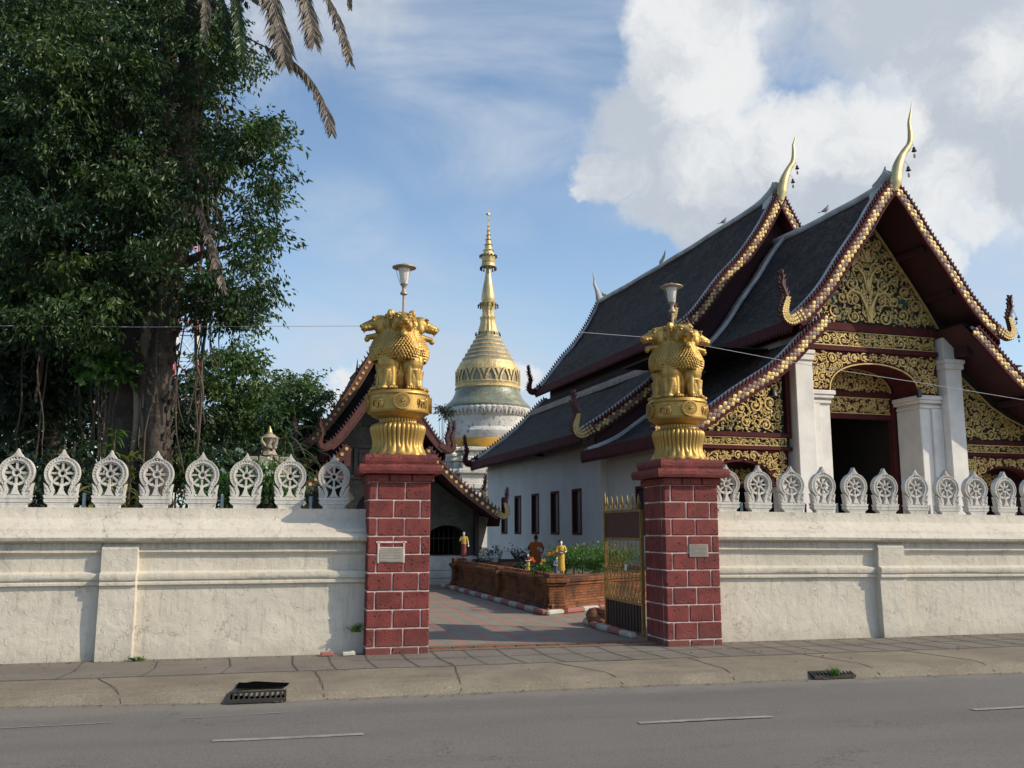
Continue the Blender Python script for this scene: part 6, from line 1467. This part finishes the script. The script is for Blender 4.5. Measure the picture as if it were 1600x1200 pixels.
def frond(pxs,y0,y1,ll,seed,m='frond_dry',start=0,parent=palm,w=.032,hang=.8,nd=1.5,rw=.018):
    rr=random.Random(seed); P=Curve3([at(a,b,y0+(y1-y0)*i/(len(pxs)-1)) for i,(a,b) in enumerate(pxs)],14); q=M(); n=len(P); q.tube(P,[rw*(1-.75*i/n) for i in range(n)],5); 
    st=0
    for i in range(1,n):
        if i/n<start: continue
        d=(P[i]-P[i-1]); L_=d.length; d.normalize(); sd=d.cross(V3((0,0,1))); sd=sd.normalized() if sd.length>.1 else V3((1,0,0))
        cnt=max(1,int(L_/.020/nd*2.6))
        for j in range(cnt):
            p=P[i-1].lerp(P[i],rr.random()); f=i/n; l=ll*(.45+.55*math.sin(pi*min(1,max(.0,(f-start)/(1-start))*.8+.18)))*rr.uniform(.75,1.15)
            for s_ in(-1,1):
                a=(d*rr.uniform(.5,.9)+sd*s_*rr.uniform(.35,.9)+V3((0,rr.uniform(-.3,.3),-hang*rr.uniform(.5,1.2)))).normalized(); mid=p+a*l*.55; tip=mid+(a+V3((0,0,-.5*hang))).normalized()*l*.45; wv=a.cross(V3((rr.uniform(-1,1),rr.uniform(-1,1),rr.uniform(-.5,.5)))).normalized()*w*.5; r=rr.random()
                q.add([p-wv*.5,p+wv*.5,mid+wv,tip,mid-wv],[(0,1,2,3,4)],[[(r,r)]*5])
    return q.build('frond',MT[m],parent)
frond([(330,-90),(400,-60),(428,5),(440,55),(446,98)],17.2,15.6,.60,1)
frond([(330,-90),(445,-90),(474,-15),(487,35),(491,66)],17.2,15.8,.52,2)
frond([(330,-90),(455,-110),(508,-15),(534,45),(547,96)],17.2,15.8,.36,3)
frond([(325,-30),(352,30),(392,62),(452,92),(490,130),(510,172),(519,207)],17,15.6,.38,4,start=.40)
frond([(340,-80),(366,-20),(374,40),(377,86)],17.2,16,.30,5,m='frond_green')
frond([(330,-90),(470,-120),(540,-40),(547,12)],17.2,16.5,.20,6)
frond([(300,-60),(312,-20),(322,10),(318,60)],17.2,16.3,.28,7)
frond([(330,-60),(348,0),(354,60),(350,84)],17,16.4,.24,8,m='frond_green')
frond([(290,290),(312,330),(330,375),(340,415),(350,452)],17.2,16.2,.26,9,start=.2)
frond([(312,330),(318,345),(336,362)],17,16.8,.2,10)
frond([(280,-30),(262,20),(280,18),(300,26)],17,16,.10,11,m='frond_green')
# ---- trees farther back
def far_tree(name,label,x,y,h,poly,nc,R,seed,ls=.20,m='leaf_far',grp='trees beyond the compound'):
    t=thing(name,(x,y,0),label,'tree',grp); q=M(); rr=random.Random(seed)
    limb(q,[(x,y,-.1),(x+.2,y,h*.3),(x-.1,y,h*.6),(x+.1,y,h*.85)],[.25,.2,.14,.07],9,.12,seed)
    for k in range(7): z=h*(.3+.08*k); a=rr.uniform(0,6.3); limb(q,[(x,y,z),(x+math.cos(a)*.8,y+math.sin(a)*.6,z+.7),(x+math.cos(a)*1.8,y+math.sin(a)*1.2,z+1.1)],[.08,.05,.02],6)
    q.build('trunk',MT['bark'],t,smooth=70); crown(poly,y-1.6,y+1.6,nc,R,16,12,ls,ls*.5,seed,m,t,droop=.5); return t
far_tree('garden_tree','bushy mid-green tree with hanging creepers, left of the small stone stupa',-1.9,32,8,[(310,585),(330,552),(365,532),(395,548),(405,585),(425,610),(430,690),(300,710),(285,640)],60,.8,31,.17)
far_tree('garden_tree','rounded green tree just left of the red serrated gable',.35,36,7.5,[(430,612),(448,598),(462,592),(490,592),(500,612),(502,648),(488,690),(486,720),(425,720)],46,.75,32,.17)
far_tree('garden_tree','low green tree behind the small stone stupa',-1.2,38,6,[(395,620),(430,610),(450,640),(450,740),(380,740),(350,680)],34,.9,33,.2)
far_tree('garden_tree','dark green tree low between the fig trunk and the bushy tree',-4.2,30,6,[(215,640),(255,600),(300,605),(330,660),(330,760),(210,770)],44,.8,34,.18,m='leaf_dark')
far_tree('garden_tree','dark green tree low behind the left-most finials',-8.6,30,7,[(-60,520),(80,540),(200,600),(215,760),(-60,770)],80,1.0,35,.2,m='leaf_dark')
far_tree('garden_tree','tree filling the gap below the left edge foliage',-13,36,10,[(-120,420),(40,440),(90,600),(60,740),(-120,740)],60,1.3,36,.28,m='leaf_dark')
# ---- shrubs right behind the left wall
def shrub(name,label,px,py,y,R,ns,nl,ls,lw,m,seed,cat='shrub',h=None,grp=None,up_=.6,base=None,cl=3):
    c=at(px,py,y); t=thing(name,(c.x,y,0),label,cat,grp); rr=random.Random(seed); q=M()
    q.tube([(c.x,y,0),(c.x+.03,y,c.z*.5),(c.x,y,c.z)],[.035,.03,.015],6); 
    for k in range(4): a=rr.uniform(0,6.3); q.tube([(c.x,y,c.z*.45),(c.x+math.cos(a)*R*.5,y+math.sin(a)*R*.5,c.z)],[.02,.008],5)
    q.build('stem',MT['bark'],t,smooth=60); f=M()
    for k in range(cl): clump(f,rr,c+V3((rr.uniform(-.4,.4)*R,rr.uniform(-.3,.3)*R,rr.uniform(-.5,.4)*R)),R,ns,nl,ls,lw,.6,up_)
    f.build('foliage',MT[m],t); return t
def strap(name,label,px,py,y,n,l,w,m,seed,cat='plant',z0=.9,spread=.6):
    c=at(px,py,y); t=thing(name,(c.x,y,0),label,cat); rr=random.Random(seed); q=M(); s_=M(); s_.tube([(c.x,y,0),(c.x+.02,y,c.z)],[.03,.02],6)
    for i in range(n):
        z=rr.uniform(z0,c.z); a=rr.uniform(0,6.3); e=rr.uniform(.1,1.2); d=V3((math.cos(a)*spread,math.sin(a)*spread,e)).normalized(); p=V3((c.x,y,z)); L_=l*rr.uniform(.6,1.1); pts=[p]
        for k in range(5): d=(d+V3((0,0,-.28))).normalized(); pts.append(pts[-1]+d*L_/5)
        sd=d.cross(V3((0,0,1))); sd=(sd.normalized() if sd.length>.05 else V3((1,0,0))); ww=[.3,.9,1,.8,.45,.02]; r=rr.random(); b=len(q.v)
        for k,pp in enumerate(pts): q.v+=[tuple(pp-sd*w*ww[k]/2),tuple(pp+sd*w*ww[k]/2)]
        for k in range(5): q.f.append([b+2*k,b+2*k+1,b+2*k+3,b+2*k+2]); q.mi.append(0); q.uv.append([(r,r)]*4)
    s_.build('stem',MT['bark'],t); q.build('foliage',MT[m],t); return t
strap('croton','tall yellow-green striped croton between the third and fourth left finials',203,712,15.6,90,.34,.045,'leaf_yellow',1,z0=1.7,spread=.5)
strap('ginger_plant','broad yellow leaves beside the third left finial',150,745,15.2,12,.62,.085,'leaf_yellow',2,z0=1.9,spread=1.2)
strap('fan_palm','dark arching palm shrub above the second and third left finials',115,690,17.5,30,1.3,.05,'frond_green',3,'palm',z0=2.2,spread=.9)
strap('fan_palm','dark arching palm shrub behind the small stone stupa',445,672,24,46,1.6,.06,'frond_green',4,'palm',z0=3.2,spread=.9)
strap('dracaena','bright green rosette plant in front of the fig trunk',178,672,17,26,.42,.05,'leaf_bush',5,z0=2.9,spread=.9)
strap('lily_plant','green strap-leaved plant behind the fifth left finial',292,752,15.6,26,.45,.05,'leaf_bush',8,z0=1.7,spread=1)
t=shrub('flowering_shrub','green shrub with white flowers between the sixth and seventh left finials',412,752,15.2,.34,26,10,.075,.035,'leaf_bush',11,'shrub',cl=6)
f=M(); rr=random.Random(3)
for (px,py) in((408,722),(414,724),(421,718),(372,703),(377,704),(350,738),(347,736),(420,741),(404,738),(412,744),(474,786),(415,728),(424,738)):
    f.nx(); c=at(px,py,14.9)
    for k in range(7):
        a=V3((rr.uniform(-1,1),rr.uniform(-1,.2),rr.uniform(-.6,1))).normalized()*.03; s_=a.cross(V3((rr.uniform(-1,1),1,.3))).normalized()*.016; f.add([c+a*.1,c+a+s_,c+a*1.7,c+a-s_],[(0,1,2,3)],[[(.5,.5)]*4])
pieces(f,'white_flower',MT['petal_white'],t)
shrub('shrub','leafy green shrub behind the last left finials',352,760,15.4,.30,22,10,.08,.04,'leaf_bush',12,grp='shrubs behind the left wall',cl=5)
shrub('shrub','dark shrub behind the first two left finials',50,760,16.5,.6,22,10,.12,.06,'leaf_dark',13,grp='shrubs behind the left wall',cl=6)
shrub('shrub','dark shrub left of the fig trunk base',130,770,18,.6,22,10,.12,.06,'leaf_dark',14,grp='shrubs behind the left wall',cl=6)
shrub('shrub','green shrub right of the fig trunk base',275,745,19,.7,24,10,.12,.055,'leaf_ficus',15,grp='shrubs behind the left wall',cl=6)
shrub('shrub','dark shrub low below the stupa',430,772,17,.45,24,10,.10,.05,'leaf_dark',16,grp='shrubs behind the left wall',cl=6)
shrub('shrub','dark shrub behind the sixth left finial',372,735,21,.8,24,12,.12,.06,'leaf_dark',17,grp='shrubs behind the left wall',cl=7)
t=shrub('climbing_vine','light green big-leaved climber hanging left of the fig trunk',168,575,18.2,.45,16,7,.17,.13,'leaf_bush',18,'vine',cl=4)
shrub('fern','small tuft of plants growing on the left shoulder of the chedi',692,638,56,.55,20,8,.22,.08,'leaf_dark',19,'plant',cl=2)
# ================================================================ INSIDE THE PLANTER
t=thing('garden_bush',(6.8,20.9,.6),'bright green leafy bush in the brick planter left of the gold gate','shrub'); q=M(); rr=random.Random(6)
for k in range(52): clump(q,rr,(rr.uniform(6.25,7.9),rr.uniform(20.2,21.9),rr.uniform(.75,1.12)),.26,24,8,.055,.03,.4,.8)
q.build('foliage',MT['leaf_bush'],t); q=M()
for k in range(9): x=6.1+k*.2; q.tube([(x,20.8,.55),(x+.05,20.8,1.0)],[.02,.01],5)
q.build('stem',MT['bark'],t); q=M()
for k in range(8):
    q.nx(); c=V3((rr.uniform(6.1,7.7),rr.uniform(20.0,20.8),rr.uniform(1.15,1.38))); 
    for j in range(4): a=V3((rr.uniform(-1,1),rr.uniform(-1,1),rr.uniform(.2,1))).normalized()*.045; s_=a.cross(V3((0,1,.2))).normalized()*.012; q.add([c,c+a+s_,c+a*2,c+a-s_],[(0,1,2,3)],[[(.5,.5)]*4])
pieces(q,'brown_shoot',MT['frond_dry'],t)
t=shrub('rose_bush','thin rose bush with orange and yellow blooms beside the monk',846,892,19.6,.14,10,6,.06,.04,'leaf_bush',21,'shrub',cl=5); q=M()
for (px,py,r) in((831,874,.05),(834,877,.04),(849,876,.05),(846,880,.035),(858,866,.05),(864,864,.04)):
    q.nx(); c=at(px,py,19.3)
    for k in range(14):
        a=V3((rr.uniform(-1,1),rr.uniform(-1,1),rr.uniform(-.5,1))).normalized()*r; s_=a.cross(V3((.3,1,.2))).normalized()*r*.5; v=.05 if px<845 else .8; v=.0 if px>855 else v; q.add([c,c+a*.8+s_,c+a,c+a*.8-s_],[(0,1,2,3)],[[(v,v)]*4])
pieces(q,'bloom',MT['petal_orange'],t)
for (px,py,y,R,lab) in((768,880,31,.55,'dark shrub between the library platform and the white-topped box'),(806,878,31,.45,'dark shrub right of the white-topped box'),(818,893,24,.22,'small shrub on the planter edge left of the monk'),(752,885,29,.4,'dark low shrub beside the white platform end')):
    shrub('shrub',lab,px,py,y,R,22,9,.10,.05,'leaf_dark',px,grp='shrubs before the hall side',cl=4)
a=at(779,893,30); b=at(803,893,30); t=thing('covered_box',((a.x+b.x)/2,30,0),'dark box with a white sloping lid among the shrubs','box'); q=M(); q.cbox(a.x,b.x+.15,30,30.6,0,.72,.02); q.build('box_body',MT['shutter'],t)
q=M(); q.prism([(a.x+.08,.75),(b.x+.02,.75),(b.x-.14,.98),(a.x+.16,.98)],30.02,30.5,lambda u,v,d:(u,d,v)); q.build('lid',MT['white_render'],t)
# ================================================================ FIGURES
def remesh(o,vx,sm_=2):
    rm=o.modifiers.new('r','REMESH'); rm.mode='VOXEL'; rm.voxel_size=vx; rm.use_smooth_shade=True; s_=o.modifiers.new('s','SMOOTH'); s_.factor=.5; s_.iterations=sm_
    dg=bpy.context.evaluated_depsgraph_get(); dg.update(); me=bpy.data.meshes.new_from_object(o.evaluated_get(dg)); o.modifiers.clear(); ms=list(o.data.materials); o.data=me
    me.polygons.foreach_set('use_smooth',[True]*len(me.polygons))
def figure(name,loc,h,rz,label,cat,skin,shirt,skirt,arms,hair='hair_black',lean=0,skirtlen=1,buns=False,vx=None,statue=True,group=None,tray=None):
    t=thing(name,loc,label,cat,group,rz=rz); S=h/1.70; R_m=Matrix.Translation(V3(loc))@Matrix.Rotation(rz,4,'Z')
    def T(x,y,z):
        k=max(0,z-.9); return tuple(R_m@V3((x*S,(y-lean*k)*S,(z-abs(lean)*k*.25)*S)))       # figure faces -Y
    def tb(q,pts,r,n=10): q.tube([T(*p) for p in Curve3(pts,4)],[np.interp(i/(len(Curve3(pts,4))-1),np.linspace(0,1,len(r)),r)*S for i in range(len(Curve3(pts,4)))],n)
    def bb(q,c,r): q.blob(c,r,None,12,8,T=T)
    b=M(); bb(b,(0,0,1.585),(.078,.098,.118)); bb(b,(0,-.03,1.53),(.06,.07,.07)); bb(b,(0,-.103,1.575),(.012,.018,.02)); bb(b,(0,-.088,1.535),(.022,.012,.008))
    for s in(-1,1): bb(b,(s*.079,.005,1.575),(.012,.02,.03)); bb(b,(s*.030,-.088,1.605),(.012,.008,.007))
    tb(b,[(0,.01,1.36),(0,.0,1.44),(0,-.005,1.52)],[.07,.055,.055]); bb(b,(0,0,1.25),(.17,.10,.19)); bb(b,(0,0,1.02),(.145,.095,.2)); bb(b,(0,.01,.90),(.165,.11,.12))
    for s in(-1,1):
        tb(b,[(s*.09,0,.88),(s*.10,-.01,.50),(s*.10,.01,.10)],[.092,.062,.04]); tb(b,[(s*.10,.04,.05),(s*.105,-.04,.045),(s*.115,-.14,.03)],[.04,.042,.03])
        el,ha=arms[0 if s<0 else 1]; sh=(s*.165,0,1.375); tb(b,[sh,el,ha],[.055,.042,.03])
        d=V3(ha)-V3(el); d.normalize(); side=d.cross(V3((0,0,1))); side=side.normalized() if side.length>.1 else V3((1,0,0)); hv=V3(ha)
        bb(b,tuple(hv+d*.05),(.036,.036,.03))
        for k,(o,l) in enumerate(((-.03,.065),(-.01,.08),(.01,.083),(.03,.07))): p=hv+d*.07+side*o; tb(b,[tuple(p),tuple(p+d*l*.6),tuple(p+d*l+V3((0,0,-.02)))],[.010,.009,.007],6)
        p=hv+d*.03; tb(b,[tuple(p+side*.03*-s),tuple(p+side*.06*-s+d*.03),tuple(p+side*.055*-s+d*.06)],[.011,.010,.008],6)
    o=b.build('body',MT[skin],t,smooth=180); remesh(o,vx or .011*S)
    hq=M(); bb(hq,(0,.018,1.622),(.086,.100,.098))
    if buns:
        for s in(-1,1): bb(hq,(s*.10,.01,1.67),(.045,.045,.05)); bb(hq,(s*.095,.03,1.56),(.025,.04,.06))
    hq.build('hair',MT[hair],t,smooth=60)
    def garment(nm,rings,m,fold=.02,n=28):
        q=M(); vs=[]
        for (z,rx,ry,cx_,cy2) in rings:
            for k in range(n): a=2*pi*k/n; f=1+fold*math.sin(a*7+z*6)+fold*.6*math.sin(a*11); vs.append(T(cx_+rx*f*math.cos(a),cy2+ry*f*math.sin(a),z))
        q.add(vs,[(i*n+k,i*n+(k+1)%n,(i+1)*n+(k+1)%n,(i+1)*n+k) for i in range(len(rings)-1) for k in range(n)]); return q.build(nm,MT[m],t,smooth=80)
    lo=.92-(.92-.10)*skirtlen
    garment('skirt',[(lo,.20,.17,0,0),(lo+.02,.205,.175,0,0),(.45,.185,.15,0,0),(.75,.19,.14,0,.005),(.95,.172,.125,0,0),(1.02,.158,.112,0,0)],skirt,.035)
    s_=garment('shirt',[(.93,.18,.13,0,0),(1.05,.168,.118,0,0),(1.2,.185,.122,0,0),(1.32,.195,.118,0,0),(1.385,.17,.10,0,0),(1.43,.10,.08,0,0),(1.45,.07,.07,0,0)],shirt,.015)
    q=M()
    for s in(-1,1):
        el,ha=arms[0 if s<0 else 1]; e=V3(el); tb(q,[(s*.14,0,1.385),(s*.175,0,1.34),tuple(V3((s*.165,0,1.375)).lerp(e,.65)),tuple(e)],[.075,.078,.068,.064],12)
    q.build('sleeves',MT[shirt],t,smooth=60)
    if tray:
        q=M(); q.cbox(-.20,.20,-.34,-.10,1.02,1.10,.02,T=T); 
        for k in range(5): bb(q,(-.15+.075*k,-.22,1.12),(.04,.06,.03))
        q.build('tray',MT[tray],t)
    return t,T
mk,T=figure('person',(8.92,33.0,0),1.52,math.radians(172),'monk in an orange robe seen from behind, standing beyond the planter','person','skin','robe_orange','robe_orange',[((-.30,-.04,1.15),(-.27,-.22,1.02)),((.31,-.05,1.16),(.22,-.28,1.08))],lean=.12,skirtlen=.95)
q=M()       # robe cloth thrown over the shoulder
n=12
for i in range(n):
    pass
q.tube([T(.15,.05,1.40),T(.20,.11,1.25),T(.19,.13,1.0),T(.17,.14,.75),T(.15,.13,.5)],[.05,.07,.08,.075,.06],8,flat=.5); q.tube([T(-.16,-.08,1.36),T(0,-.115,1.3),T(.14,-.10,1.16),T(.17,0,1.05)],[.04,.05,.05,.04],8); q.build('shoulder_cloth',MT['robe_orange'],mk,smooth=60)
bp=at(842,858,32.6); q=M(); q.lathe([(.05,-.06),(.075,.0),(.07,.05),(.04,.07)],tuple(bp),12); tag(q.build('alms_bowl',MT['cast_stone'],smooth=50,loc=tuple(bp)),'small pale bowl held at the right hand of the orange-robed monk','bowl')
ARM=[((-.26,-.04,1.12),(-.10,-.26,1.07)),((.26,-.04,1.12),(.10,-.26,1.07))]
figure('figurine',(5.60,18.75,.80),.66,math.radians(-12),'painted child statuette in a yellow robe holding a brown tray, on the planter corner','statuette','figure_white','figure_yellow','figure_yellow',ARM,buns=True,tray='figure_brown',group='painted statuettes on the brick planter')
figure('figurine',(5.15,27.2,.86),.76,math.radians(-20),'painted statuette in yellow top and dark red skirt on the far corner of the planter','statuette','figure_white','figure_yellow','figure_red',[((-.26,-.06,1.12),(-.10,-.26,1.25)),((.26,.0,1.10),(.30,-.05,.9))],hair='figure_white',group='painted statuettes on the brick planter')
figure('figurine',(6.05,23.2,.62),.46,math.radians(-30),'small statuette with dark red top and yellow skirt before the white-topped box','statuette','figure_white','figure_red','figure_yellow',ARM,group='painted statuettes on the brick planter')
figure('figurine',(5.78,19.7,.60),.50,math.radians(10),'small statuette in blue behind the corner statuette','statuette','figure_white','figure_blue','figure_blue',ARM,group='painted statuettes on the brick planter')
